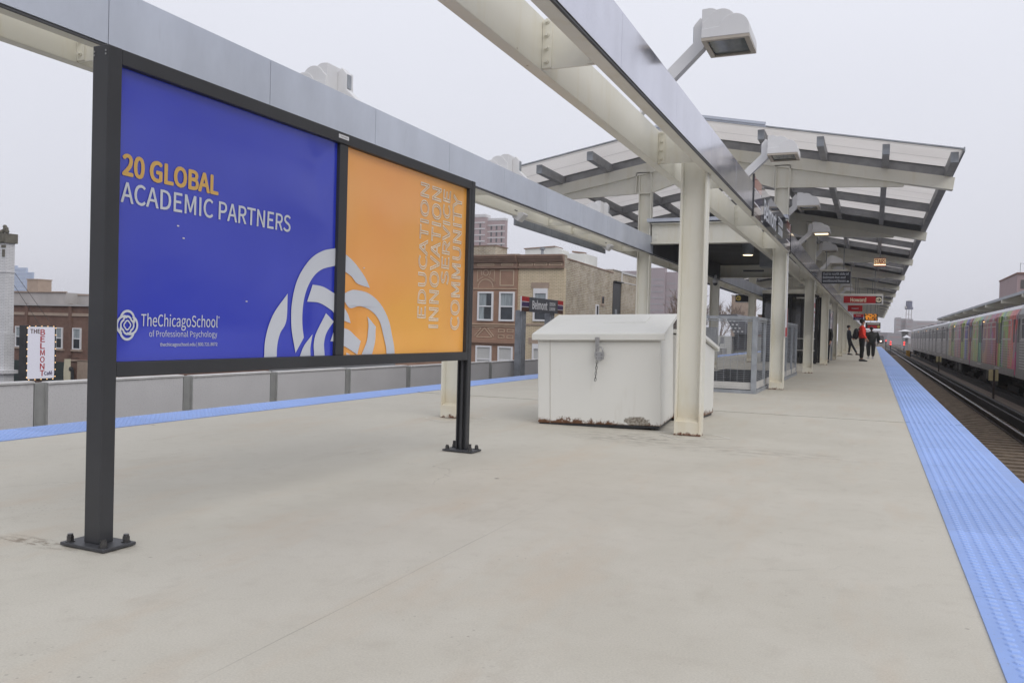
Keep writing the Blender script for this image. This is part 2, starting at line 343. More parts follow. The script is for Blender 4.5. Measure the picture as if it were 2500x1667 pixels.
M_('tank', (0.075, 0.085, 0.155), 0.7, 0.1, 0.4)
M_('yellow_board', (0.50, 0.43, 0.24), 0.6, 0.2, 9)
M_('orange_box', (0.42, 0.22, 0.02), 0.6, 0.2, 3)
M_('shopfront', (0.018, 0.03, 0.027), 0.4, 0.3, 2)
M_('banner', (0.58, 0.54, 0.40), 0.7, 0.1, 2)
M_('opp_under', (0.24, 0.225, 0.185), 0.8, 0.25, 0.5)
M_('kick', (0.50, 0.49, 0.47), 0.5, 0.1, 4)
M_('dark_steel', (0.028, 0.029, 0.032), 0.45, 0.3, 3)
M_('chalk', (0.72, 0.70, 0.66), 0.9, 0.2, 12)
emis('lamp_warm', (1.0, 0.82, 0.55), 2.2)
emis('bulb', (1.0, 0.62, 0.28), 2.0)
emis('led', (1.0, 0.35, 0.03), 1.3)
emis('sig_red', (1.0, 0.08, 0.07), 1.6)
emis('headlight', (1.0, 0.72, 0.6), 5.0)
emis('sign_lit', (0.74, 0.74, 0.83), 0.12)
emis('stairs_lit', (0.85, 0.65, 0.38), 0.35)
def translucent():
    t = NT('roof_translucent'); t.t.nodes.remove(t.b)
    o = t.t.nodes['Material Output']
    X, Y, Z = t.xyz()
    ln = t.ramp(t.math('FRACT', t.math('MULTIPLY', Y, 1/0.74)), [(0.0, 0.66), (0.035, 1.0), (0.965, 1.0), (1.0, 0.66)])
    c = t.mix(1.0, t.mix(t.noise(1.1, 4), (0.80, 0.78, 0.76), (0.90, 0.885, 0.87)), ln, 'MULTIPLY')
    a = t.n('ShaderNodeBsdfTranslucent'); d = t.n('ShaderNodeBsdfDiffuse'); m = t.n('ShaderNodeMixShader'); m.inputs[0].default_value = 0.25
    t.l(c, a.inputs[0]); t.l(c, d.inputs[0]); t.l(a.outputs[0], m.inputs[1]); t.l(d.outputs[0], m.inputs[2]); t.l(m.outputs[0], o.inputs[0])
    MAT['translucent'] = t.m
translucent()
def glass():
    t = NT('sign_glass'); t.t.nodes.remove(t.b); o = t.t.nodes['Material Output']
    tr = t.n('ShaderNodeBsdfTransparent'); tr.inputs[0].default_value = (0.72, 0.73, 0.75, 1)
    g = t.n('ShaderNodeBsdfGlossy'); g.inputs['Roughness'].default_value = 0.03
    m = t.n('ShaderNodeMixShader'); m.inputs[0].default_value = 0.28
    t.l(tr.outputs[0], m.inputs[1]); t.l(g.outputs[0], m.inputs[2]); t.l(m.outputs[0], o.inputs[0]); MAT['glass'] = t.m
glass()
def gloss(name, c, rough=0.06):
    t = NT(name); t.set(col=c, rough=rough, spec=0.8); t.b.inputs['Coat Weight'].default_value = 0.6; MAT[name] = t.m
gloss('gl_red', (0.42, 0.06, 0.05)); gloss('gl_purple', (0.06, 0.05, 0.11)); gloss('gl_brown', (0.10, 0.05, 0.03)); gloss('gl_grey', (0.075, 0.08, 0.095))
gloss('ad_panel', (0.34, 0.31, 0.40), 0.15); gloss('dark_glass', (0.012, 0.013, 0.016), 0.08)
def wrap(name, stops, lift=0.0):
    t = NT(name)
    tcn = t.n('ShaderNodeTexCoord'); sp = t.n('ShaderNodeSeparateXYZ'); t.l(tcn.outputs['Object'], sp.inputs[0])
    y = t.math('ADD', t.math('MULTIPLY', sp.outputs['Y'], 1/14.2), 0.5)
    y = t.math('ADD', y, t.math('MULTIPLY', t.math('SUBTRACT', t.noise(1.1, 3), 0.5), 0.02))
    c = t.ramp(y, stops, 'CONSTANT')
    c = t.mix(t.ramp(t.noise(1.4, 5, 0.7), [(0.45, 0.0), (0.7, 0.08)]), c, (0.27, 0.22, 0.21))
    vo = t.n('ShaderNodeTexVoronoi'); mp = t.n('ShaderNodeMapping'); mp.inputs['Scale'].default_value = (1.0, 1.5, 0.55); t.l(tcn.outputs['Object'], mp.inputs[0]); t.l(mp.outputs[0], vo.inputs['Vector']); vo.inputs['Scale'].default_value = 1.0
    hs = t.n('ShaderNodeHueSaturation'); hs.inputs['Saturation'].default_value = 1.15; hs.inputs['Value'].default_value = 0.7; t.l(vo.outputs['Color'], hs.inputs['Color'])
    c = t.mix(t.ramp(t.noise(0.9, 2), [(0.50, 0.0), (0.53, 0.45)]), c, hs.outputs[0])
    c = t.mix(1.0, c, t.ramp(t.noise(2.5, 5, 0.75, stretch=(1, 2.0, 0.35)), [(0.3, 0.72), (0.65, 1.08)]), 'MULTIPLY')
    if lift: c = t.mix(lift, c, (0.62, 0.60, 0.58))  # paler copy for the ribs: highlights on the fluting painted in
    t.set(col=c, rough=0.4); return t.m
WF = [(0.0, (0.750, 0.195, 0.180)), (0.115, (0.360, 0.510, 0.150)), (0.20, (0.180, 0.480, 0.330)), (0.255, (0.420, 0.510, 0.105)), (0.30, (0.480, 0.090, 0.120)),
    (0.42, (0.450, 0.150, 0.195)), (0.53, (0.570, 0.330, 0.225)), (0.62, (0.450, 0.300, 0.210)), (0.69, (0.195, 0.495, 0.345)), (0.77, (0.450, 0.525, 0.135)), (0.93, (0.405, 0.375, 0.240))]
WP = [(0.0, (0.360, 0.135, 0.165)), (0.06, (0.075, 0.075, 0.240)), (0.13, (0.135, 0.180, 0.600)), (0.18, (0.435, 0.525, 0.150)), (0.33, (0.495, 0.180, 0.210)),
    (0.47, (0.495, 0.300, 0.315)), (0.6, (0.435, 0.510, 0.195)), (0.78, (0.495, 0.405, 0.195)), (0.9, (0.345, 0.435, 0.420))]
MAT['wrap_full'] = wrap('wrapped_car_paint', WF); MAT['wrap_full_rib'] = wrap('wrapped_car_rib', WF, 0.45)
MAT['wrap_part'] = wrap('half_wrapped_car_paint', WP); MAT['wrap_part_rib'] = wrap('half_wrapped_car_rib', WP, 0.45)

# ------------------------------------------------------------------ geometry helpers
class MB:
    def __init__(s): s.v = []; s.f = []; s.m = []
    def add(s, vs, fs, mi=0):
        b = len(s.v); s.v += [tuple(p) for p in vs]; s.f += [tuple(i+b for i in f) for f in fs]; s.m += [mi]*len(fs); return s
    def box(s, x0, x1, y0, y1, z0, z1, mi=0):
        if x0 > x1: x0, x1 = x1, x0
        if y0 > y1: y0, y1 = y1, y0
        if z0 > z1: z0, z1 = z1, z0
        return s.add([(x0,y0,z0),(x1,y0,z0),(x1,y1,z0),(x0,y1,z0),(x0,y0,z1),(x1,y0,z1),(x1,y1,z1),(x0,y1,z1)],
                     [(0,3,2,1),(4,5,6,7),(0,1,5,4),(1,2,6,5),(2,3,7,6),(3,0,4,7)], mi)
    def bar(s, p0, p1, w, h, mi=0, up=(0,0,1)):
        p0, p1 = Vector(p0), Vector(p1); d = (p1-p0).normalized(); up = Vector(up)
        if abs(d.dot(up)) > 0.99: up = Vector((1,0,0))
        a = d.cross(up).normalized()*w/2; b = a.cross(d).normalized()*h/2
        vs = [p+sa*a+sb*b for p in (p0,p1) for sa,sb in ((-1,-1),(1,-1),(1,1),(-1,1))]
        return s.add(vs, [(3,2,1,0),(4,5,6,7),(0,1,5,4),(1,2,6,5),(2,3,7,6),(3,0,4,7)], mi)
    def tube(s, pts, r, n=8, mi=0, caps=True):
        pts = [Vector(p) for p in pts]; rs = r if isinstance(r, (list, tuple)) else [r]*len(pts)
        b = len(s.v); up = Vector((0,0,1))
        for i, p in enumerate(pts):
            d = (pts[min(i+1,len(pts)-1)]-pts[max(i-1,0)]).normalized()
            q = up if abs(d.dot(up)) < 0.95 else Vector((1,0,0))
            a = d.cross(q).normalized(); c = a.cross(d)
            for k in range(n):
                t = 2*math.pi*k/n; s.v.append(tuple(p+rs[i]*(math.cos(t)*a+math.sin(t)*c)))
        for i in range(len(pts)-1):
            for k in range(n):
                s.f.append((b+i*n+k, b+i*n+(k+1)%n, b+(i+1)*n+(k+1)%n, b+(i+1)*n+k)); s.m.append(mi)
        if caps:
            s.f.append(tuple(b+k for k in range(n))[::-1]); s.m.append(mi)
            s.f.append(tuple(b+(len(pts)-1)*n+k for k in range(n))); s.m.append(mi)
        return s
    def prism(s, poly, axis, a, c, mi=0):
        n = len(poly)
        def P(u, v, t): return (t,u,v) if axis == 'x' else (u,t,v) if axis == 'y' else (u,v,t)
        vs = [P(u,v,a) for u,v in poly]+[P(u,v,c) for u,v in poly]
        fs = [tuple(range(n))[::-1], tuple(range(n,2*n))]+[(i,(i+1)%n,n+(i+1)%n,n+i) for i in range(n)]
        return s.add(vs, fs, mi)
    def ico(s, c, rx, ry, rz, mi=0, seg=10, rings=6):
        vs = [(c[0],c[1],c[2]+rz)]
        for i in range(1, rings):
            th = math.pi*i/rings
            for k in range(seg):
                ph = 2*math.pi*k/seg
                vs.append((c[0]+rx*math.sin(th)*math.cos(ph), c[1]+ry*math.sin(th)*math.sin(ph), c[2]+rz*math.cos(th)))
        vs.append((c[0],c[1],c[2]-rz)); fs = []
        for k in range(seg): fs.append((0, 1+k, 1+(k+1)%seg))
        for i in range(rings-2):
            for k in range(seg):
                a = 1+i*seg+k; b2 = 1+i*seg+(k+1)%seg; fs.append((a, a+seg, b2+seg, b2))
        L = len(vs)-1
        for k in range(seg): fs.append((L, 1+(rings-2)*seg+(k+1)%seg, 1+(rings-2)*seg+k))
        return s.add(vs, fs, mi)
    def build(s, name, mats, parent=None, bevel=0.0, smooth=False, recalc=True):
        me = bpy.data.meshes.new(name); me.from_pydata(s.v, [], s.f)
        mats = [mats] if isinstance(mats, str) else mats
        for k in mats: me.materials.append(MAT[k])
        me.polygons.foreach_set('material_index', s.m)
        if recalc:
            bm = bmesh.new(); bm.from_mesh(me); bmesh.ops.recalc_face_normals(bm, faces=bm.faces); bm.to_mesh(me); bm.free()
        if smooth: me.polygons.foreach_set('use_smooth', [True]*len(me.polygons))
        me.update()
        o = bpy.data.objects.new(name, me); COL.objects.link(o)
        if parent: o.parent = parent
        if bevel:
            b = o.modifiers.new('bevel', 'BEVEL'); b.width = bevel; b.segments = 2; b.limit_method = 'ANGLE'; b.angle_limit = R_(40)
        return o
def thing(name, label, cat, group=None):
    o = bpy.data.objects.new(name, None); COL.objects.link(o); o.empty_display_size = 0.2
    o['label'] = label; o['category'] = cat
    if group: o['group'] = group
    return o
def tag(o, label, cat, group=None):
    o['label'] = label; o['category'] = cat
    if group: o['group'] = group
    return o
def struct(o): o['kind'] = 'structure'; return o
def base(root, loc):          # the parts were built in world space: put the Empty at the thing's base
    root.location = loc; v = Vector(loc)
    for c in COL.objects:
        if c.parent == root: c.location -= v
    return root
def kids(o): return [c for c in COL.objects if c.parent == o]
def dup(o, loc=None, rz=None, label=None, parent=None):
    tree = {}
    for c in COL.objects:
        if c.parent: tree.setdefault(c.parent.name, []).append(c)
    def rec(a, par):
        b = a.copy(); COL.objects.link(b)
        if par: b.parent = par
        for ch in tree.get(a.name, []): rec(ch, b)
        return b
    n = rec(o, parent)
    if loc is not None: n.location = loc
    if rz is not None: n.rotation_euler = (0, 0, rz)
    if label: n['label'] = label
    return n
def box(name, mat, parent, *b, bevel=0.0):
    return MB().box(*b).build(name, mat, parent, bevel)

def fill_outlines(me):
    """closed outlines -> filled faces, holes kept (even-odd nesting)"""
    from mathutils.geometry import tessellate_polygon
    nb = {}
    for e in me.edges:
        a, b = e.vertices; nb.setdefault(a, []).append(b); nb.setdefault(b, []).append(a)
    seen, loops = set(), []
    for st_ in nb:
        if st_ in seen: continue
        lp, prev, cur = [], None, st_
        while cur not in seen:
            seen.add(cur); lp.append(cur); nx = [q for q in nb[cur] if q != prev and q not in seen]
            if not nx: break
            prev, cur = cur, nx[0]
        if len(lp) > 2: loops.append([me.vertices[i].co.copy() for i in lp])
    def inside(p, lp):
        c = False; j = len(lp)-1
        for i in range(len(lp)):
            a, b = lp[i], lp[j]
            if (a.y > p.y) != (b.y > p.y) and p.x < (b.x-a.x)*(p.y-a.y)/(b.y-a.y)+a.x: c = not c
            j = i
        return c
    cont = [[k for k in range(len(loops)) if k != i and inside(loops[i][0], loops[k])] for i in range(len(loops))]
    vs, fs = [], []
    for i, lp in enumerate(loops):
        if len(cont[i]) % 2: continue
        holes = [loops[k] for k in range(len(loops)) if len(cont[k]) == len(cont[i])+1 and i in cont[k]]
        allp = [lp]+holes; flat = [p for q in allp for p in q]; b = len(vs)
        vs += [tuple(p) for p in flat]; fs += [tuple(b+j for j in t) for t in tessellate_polygon(allp)]
    m2 = bpy.data.meshes.new('letters'); m2.from_pydata(vs, [], fs); return m2
FONT = None
try:
    FONT = bpy.data.fonts.load(bpy.utils.system_resource('DATAFILES') + '/fonts/Noto Sans CJK Regular.woff2')
except Exception:
    FONT = None
def text(name, body, mat, parent, O, U, V, rect, bold=0.0, outline=0.0, depth=0.0):
    """lettering fitted to rect (u0,v0,u1,v1) in the plane O + u*U + v*V"""
    cu = bpy.data.curves.new(name, 'FONT'); cu.body = body; cu.font = FONT or cu.font; cu.size = 1.0; cu.align_x = 'LEFT'; cu.resolution_u = 4
    cu.fill_mode = 'NONE'
    ob = bpy.data.objects.new(name, cu); COL.objects.link(ob)
    if outline:
        cu.bevel_depth = outline; cu.bevel_resolution = 0
    me = bpy.data.meshes.new_from_object(ob); bpy.data.objects.remove(ob)
    if not outline: me = fill_outlines(me)
    xs = [v.co.x for v in me.vertices]; ys = [v.co.y for v in me.vertices]
    x0, x1, y0, y1 = min(xs), max(xs), min(ys), max(ys)
    O, U, V = Vector(O), Vector(U), Vector(V); N = U.cross(V)
    su = (rect[2]-rect[0])/(x1-x0); sv = (rect[3]-rect[1])/(y1-y0)
    for v in me.vertices:
        z = v.co.z*0.0006 if outline else 0.0
        v.co = O+U*(rect[0]+(v.co.x-x0)*su)+V*(rect[1]+(v.co.y-y0)*sv)+N*z
    if bold and not outline:
        # heavier weight: copies of the glyphs shifted sideways, each a hair in front of the last
        d = bold*su*0.55; vs0 = [v.co.copy() for v in me.vertices]; fs0 = [tuple(p.vertices) for p in me.polygons]; nv = len(vs0); vs, fs = [], []
        sh = [(math.cos(R_(45*q)), 0.8*math.sin(R_(45*q))) for q in range(8)]
        for k, (a, b) in enumerate(sh):
            off = U*(a*d)+V*(b*d)+N*(0.00012*k); vs += [v+off for v in vs0]; fs += [tuple(i+k*nv for i in f) for f in fs0]
        me = bpy.data.meshes.new(name); me.from_pydata([tuple(v) for v in vs], [], fs)
    me.materials.clear(); me.materials.append(MAT[mat])
    for p in me.polygons: p.material_index = 0
    if not outline:
        me.update(); fl = [tuple(p.vertices) if p.normal.dot(N) > 0 else tuple(p.vertices)[::-1] for p in me.polygons]
        m2 = bpy.data.meshes.new(name); m2.from_pydata([tuple(v.co) for v in me.vertices], [], fl); m2.materials.append(MAT[mat]); me = m2
    me.name = name
    o = bpy.data.objects.new(name, me); COL.objects.link(o)
    if parent: o.parent = parent
    return o
def flat_poly(mb, poly, O, U, V, mi=0, th=0.0):
    O, U, V = Vector(O), Vector(U), Vector(V)
    from mathutils.geometry import tessellate_polygon
    tr = tessellate_polygon([[Vector((u, v, 0)) for u, v in poly]])
    P = [Vector((u, v, 0)) for u, v in poly]
    tr = [t if (P[t[1]]-P[t[0]]).cross(P[t[2]]-P[t[0]]).z > 0 else tuple(t)[::-1] for t in tr]
    mb.add([O+U*u+V*v for u, v in poly], [tuple(t) for t in tr], mi)
def smooth_poly(poly, k=6):
    n = len(poly); P = [Vector(p) for p in poly]; corner = []
    for i in range(n):
        a = (P[i]-P[i-1]).normalized(); b = (P[(i+1) % n]-P[i]).normalized(); corner.append(a.dot(b) < 0.72)
    res = []
    for i in range(n):
        p1, p2 = P[i], P[(i+1) % n]
        t1 = (p2-P[i-1])*0.5 if not corner[i] else (p2-p1)
        t2 = (P[(i+2) % n]-p1)*0.5 if not corner[(i+1) % n] else (p2-p1)
        if corner[i] and corner[(i+1) % n]: res.append(p1[:]); continue
        for j in range(k):
            t = j/k; h = (2*t**3-3*t*t+1)*p1+(t**3-2*t*t+t)*t1+(-2*t**3+3*t*t)*p2+(t**3-t*t)*t2; res.append(h[:])
    return res
def arc_band(c, r0, r1, a0, a1, n=20, sx=1.0, sy=1.0, rot=0.0):
    pts = []
    for i in range(n+1):
        t = R_(a0+(a1-a0)*i/n); pts.append((r1*sx*math.cos(t), r1*sy*math.sin(t)))
    for i in range(n+1):
        t = R_(a1+(a0-a1)*i/n); pts.append((r0*sx*math.cos(t), r0*sy*math.sin(t)))
    cr, sr = math.cos(R_(rot)), math.sin(R_(rot))
    return [(c[0]+x*cr-y*sr, c[1]+x*sr+y*cr) for x, y in pts]
XA, YA, ZA = Vector((1,0,0)), Vector((0,1,0)), Vector((0,0,1))

CX = -2.957                         # centre line of the platform
PL, PR = -6.91, 0.997               # platform edges
COLY = [8.15+8.05*k for k in range(14)]
PEND = 116.0

# ------------------------------------------------------------------ setting
g = MB(); g.add([(-1500,-300,-6.4),(1500,-300,-6.4),(1500,2200,-6.4),(-1500,2200,-6.4)], [(0,1,2,3)])
struct(g.build('ground', 'street'))
struct(MB().box(-10.9, 20.5, -8, 900, -1.62, -1.30).build('track_bed', 'ballast'))
# platform slab in pieces: a 12 mm expansion joint at y = 10.97 and a stairwell opening
HX0, HX1, HY0, HY1 = -3.98, -1.95, 14.9, 25.0
p = MB(); zt, zb_ = 0.0, -0.30
for (x0,x1,y0,y1) in ((PL,PR,-6,10.94),(PL,PR,11.0,HY0),(PL,HX0,HY0,HY1),(HX1,PR,HY0,HY1),(PL,PR,HY1,PEND)):
    p.box(x0,x1,y0,y1,zb_,zt)
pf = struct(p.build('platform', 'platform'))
struct(MB().box(PL, PR, 10.941, 10.999, -0.29, -0.010).build('joint_filler', 'third_rail'))
pw = MB()
pw.box(PL+0.5, PL+0.8, -6, PEND, -1.3, -0.3); pw.box(PR-0.8, PR-0.5, -6, PEND, -1.3, -0.3)
struct(pw.build('platform_wall', 'post_grey'))
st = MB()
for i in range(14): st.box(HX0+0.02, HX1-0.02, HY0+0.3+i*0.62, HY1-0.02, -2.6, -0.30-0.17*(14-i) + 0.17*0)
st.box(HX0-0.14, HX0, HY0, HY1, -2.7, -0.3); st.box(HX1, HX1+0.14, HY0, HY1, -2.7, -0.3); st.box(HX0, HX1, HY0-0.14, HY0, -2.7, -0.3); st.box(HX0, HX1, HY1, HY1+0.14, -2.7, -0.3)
for q in ((HX0, HX0+0.012, HY0, HY1), (HX1-0.012, HX1, HY0, HY1), (HX0+0.012, HX1-0.012, HY0, HY0+0.012), (HX0+0.012, HX1-0.012, HY1-0.012, HY1)): st.box(*q, -0.3, -0.006)  # thin dark lining added to paint the shade inside the stair opening
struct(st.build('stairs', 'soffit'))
# tactile strips with truncated domes
def tactile(x0, x1, name, ydome, flip):
    m = MB()
    for (y0, y1) in ((-6, 10.94), (11.0, PEND)):
        m.box(x0, x1, y0, y1, 0.0005, 0.006)
    W = 0.056; nx = int((x1-x0-0.05)/W)
    y = 0.6
    while y < ydome:
        for i in range(nx):
            cx = x0+0.028+W*(i+0.5); k = 6
            edge = i < 2 if not flip else i >= nx-2
            r0_, r1_, h = (0.021, 0.014, 0.011)
            b = len(m.v)
            for (r, z) in ((r0_, 0.006), (r1_, h)):
                for q in range(k):
                    t = 2*math.pi*q/k; m.v.append((cx+r*math.cos(t), y+r*math.sin(t), z))
            for q in range(k):
                m.f.append((b+q, b+(q+1)%k, b+k+(q+1)%k, b+k+q)); m.m.append(0)
            m.f.append(tuple(b+k+q for q in range(k))); m.m.append(0)
        y += W
    return struct(m.build(name, 'tactile', recalc=False))
tactile(PR-0.61, PR, 'tactile_strip', 34, False)
tactile(PL, PL+0.61, 'tactile_strip', 15, True)
ck = MB()
def strip(pts, w=0.012):
    for a, b in zip(pts, pts[1:]):
        a, b = Vector((*a, 0.004)), Vector((*b, 0.004)); d = (b-a).normalized(); n = Vector((-d.y, d.x, 0))*w/2
        ck.add([a-n, b-n, b+n, a+n], [(0,1,2,3)])
strip([(-1.90,8.05),(-1.641,7.727),(-1.229,8.109),(-1.42,8.305)]); strip([(-4.45,7.90),(-4.145,7.671),(-3.777,8.159),(-3.974,8.323)])
struct(ck.build('chalk_marks', 'chalk'))

# ------------------------------------------------------------------ tracks
def track(xc, y0, y1, label):
    t = thing('railway_track', label, 'track')
    for s in (-1, 1):
        m = MB(); x = xc+s*0.7175
        m.box(x-0.07, x+0.07, y0, y1, -1.235, -1.215); m.box(x-0.012, x+0.012, y0, y1, -1.215, -1.115); m.box(x-0.036, x+0.036, y0, y1, -1.115, -1.075)
        m.box(x-0.028, x+0.028, y0, y1, -1.0745, -1.071, 1)
        m.build('rail', ['rail_side', 'rail_top'], t)
    m = MB(); y = y0
    while y < y1:
        m.box(xc-1.3+rnd.uniform(-.08,.08), xc+1.3+rnd.uniform(-.08,.08), y, y+0.2, -1.34, -1.235); y += 0.52
    o = m.build('sleepers', 'tie', t); o['kind'] = 'stuff'
    return base(t, (xc, y0, -1.3))
TR1, TR2 = 2.42, 5.92
track(TR1, -2, 420, 'near empty track with bright rail beside the blue platform edge')
track(TR2, -2, 420, 'track under the standing train of silver and colourful cars')
track(-8.5, -2, 120, 'track hidden below the platform in front of the concrete barrier')
for xb, lab in ((PR+0.42, 'brown timber walkway along the platform edge above the near track'),):
    m = MB()
    for k in range(3): m.box(xb-0.38+k*0.27, xb-0.13+k*0.27, -2, 200, -1.235, -1.19)
    struct(m.build('timber_walkway', 'walkboard'))
m = MB()
for k in range(4): m.box(3.62+0.0+k*0.27+0.35, 3.62+k*0.27+0.6, -2, 300, -1.235, -1.17)
struct(m.build('timber_walkway', 'walkboard'))
def third_rail(x, label):
    t = thing('third_rail', label, 'rail')
    m = MB(); m.box(x-0.045, x+0.045, -2, 300, -1.03, -0.90); m.box(x-0.02, x+0.02, -2, 300, -1.12, -1.03); m.build('conductor_rail', 'third_rail', t)
    m = MB(); y = 0
    while y < 150: m.box(x-0.07, x+0.07, y, y+0.14, -1.24, -1.03); y += 1.9
    m.build('insulators', 'third_rail', t)['kind'] = 'stuff'
    m = MB(); m.box(x-0.17, x-0.10, -2, 300, -1.235, -0.99); m.build('guard_timber', 'third_rail', t)
    m = MB(); m.box(x+0.055, x+0.075, -2, 300, -0.93, -0.895); m.build('top_strip', 'rail_side', t)
    return base(t, (x, 0, -1.24))
third_rail(3.66, 'black raised third rail beyond the bright rail of the near track')
third_rail(4.86, 'dark third rail close under the side of the train')

# ------------------------------------------------------------------ concrete barrier wall left of the left track
bw = thing('barrier_wall', 'grey concrete panel barrier with steel posts behind the blue strip', 'wall')
PY = [-2.0, 0.6, 3.0, 5.4, 7.79, 10.44, 12.59, 15.01, 17.56, 20.0, 22.3, 24.6, 27, 29.4, 31.8, 34.2, 36.6, 39, 41.4, 43.8, 46.2, 48.6, 51, 53.4, 55.8, 58.2, 60.6, 63, 65.4]
wt = lambda y: max(0.005, 0.115-(y-7.2)*0.0065)
for a, b in zip(PY, PY[1:]):
    m = MB(); z = wt((a+b)/2)+rnd.uniform(-0.008, 0.008)
    m.box(-10.52, -10.40, a+0.11, b-0.11, -1.3, z-0.035, 0); m.box(-10.54, -10.385, a+0.105, b-0.105, z-0.035, z, 1)
    m.build('concrete_panel', ['barrier', 'cap_light'], bw, 0.006)
for y in PY:
    m = MB(); z = wt(y)-0.015
    m.box(-10.50, -10.44, y-0.085, y+0.085, -1.3, z); m.box(-10.44, -10.40, y-0.095, y-0.08, -1.3, z); m.box(-10.44, -10.40, y+0.08, y+0.095, -1.3, z)
    m.build('steel_post', 'post_grey', bw)
base(bw, (-10.45, 0, -1.3))

# ------------------------------------------------------------------ columns
def make_column(h):
    t = thing('support_column', 'tmp', 'column', 'cream steel columns in two rows along the platform')
    m = MB(); W, D = 0.255, 0.17           # W along x (between flanges), D along y
    m.box(-W/2, -W/2+0.018, -D/2, D/2, 0.0, h); m.box(W/2-0.018, W/2, -D/2, D/2, 0.0, h)
    m.box(-W/2+0.018, W/2-0.018, -0.008, 0.008, 0.0, h)
    m.build('shaft', 'cream', t, 0.003)
    m = MB()
    for s in (-1, 1):
        a = (-W/2+0.018, W/2-0.018)
        m.add([(a[0], s*(D/2-0.004), 0.004), (a[1], s*(D/2-0.004), 0.004), (a[1], s*(D/2-0.004), 0.135), (a[0], s*(D/2-0.004), 0.135), (a[0], s*0.008, 0.165), (a[1], s*0.008, 0.165)],
              [(0,1,2,3),(3,2,5,4)])
    m.build('toe_plate', 'cream', t)
    return t
colA = make_column(2.86); colB = make_column(4.15)
ords = ['nearest', 'second', 'third', 'fourth', 'fifth', 'sixth', 'seventh', 'eighth', 'ninth', 'tenth', 'eleventh', 'twelfth', 'thirteenth', 'fourteenth']
usedA = usedB = False
for side, x in (('right', -1.638), ('left', -4.235)):
    for k, y in enumerate(COLY):
        if side == 'left' and k > 4: continue
        src = colA if k == 0 else colB
        if (k == 0 and not usedA) or (k > 0 and not usedB):
            o = src; usedA = usedA or k == 0; usedB = usedB or k > 0; o.location = (x, y, 0)
        else: o = dup(src, (x, y, 0))
        row = 'train-side' if side == 'right' else 'barrier-side'
        if k == 0: o['label'] = ('cream column with rusty foot standing beside the white bins' if side == 'right' else 'cream column half hidden behind the far post of the advertising board')
        elif k == 1: o['label'] = ('tall cream column with white conduit at the end of the mesh fence' if side == 'right' else 'tall cream column meeting the grey beam end and cream cross beam')
        else: o['label'] = f'cream column, {ords[k]} of the {row} row counting from the white bins'

# ------------------------------------------------------------------ twin-channel beams with grey fascia
def beam(xl, label, fmat, seam0, pitch, y0, y1, fsplit=None):
    t = thing('platform_beam', label, 'beam', 'cream beams running along the tops of the columns')
    zb, zt = 2.556, 2.874
    for i, (a, b) in enumerate(((xl, xl+0.082), (xl+0.42, xl+0.51))):
        m = MB(); m.box(a, b, y0, y1, zb, zt); m.build('channel', 'creamclean', t, 0.004)
    ys = []
    for cy in [0.1]+COLY:
        ys += [cy-3.5, cy-0.62, cy+0.62, cy+3.5] if cy < 60 else [cy-0.62]
    if fmat == 'fascia_r': ys = [4.66, 7.60, 9.02, 12.2, 15.45, 17.0]+[cy+d for cy in COLY[2:7] for d in (-0.7, 0.7)]
    for yy in ys:
        m = MB(); m.box(xl+0.082, xl+0.42, yy, yy+0.014, zb+0.006, zt-0.02)
        m.box(xl+0.084, xl+0.145, yy-0.012, yy, zb+0.012, zt-0.03); m.box(xl+0.37, xl+0.418, yy-0.012, yy, zb+0.012, zb+0.11)
        d = m.build('diaphragm', 'creamclean', t)
        m = MB()
        for zz in (zb+0.05, zb+0.13, zb+0.21, zb+0.29): m.tube([(xl+0.115, yy-0.012, zz), (xl+0.115, yy-0.020, zz)], 0.016, 8); m.tube([(xl+0.115, yy-0.02, zz), (xl+0.115, yy-0.032, zz)], 0.011, 6)
        m.tube([(xl+0.392, yy-0.012, zb+0.045), (xl+0.392, yy-0.03, zb+0.045)], 0.016, 6)
        m.build('bolts', 'creamclean', d)
    y = seam0-pitch*6; xf = xl+0.513
    while y < y1:
        a, b = max(y, y0)+0.003, min(y+pitch, y1)-0.003
        if b > a and y1 > a:
            m = MB(); m.box(xf+0.002, xf+0.02, a, b, zb+0.012, zt+0.028+0.005); m.box(xf-0.07, xf+0.002, a, b, zt+0.003, zt+0.028)
            m.build('fascia_panel', fmat, t, 0.002)
        y += pitch if y < 45 else pitch*4 if False else pitch
    m = MB(); m.box(xf-0.001, xf+0.0145, y0, y1, zb-0.004, zb+0.008); m.build('seam_strip', 'soffit', t)
    return base(t, (xl+0.25, y0, zb))
beam(-1.963, 'beam with shiny mirror-like grey panels carrying the lamps beside the train', 'fascia_r', 4.806, 1.50, -1.0, PEND-2)
lb = beam(-4.611, 'beam with dull grey panels running behind the advertising board', 'fascia_l', 3.436, 1.39, -1.0, 48)

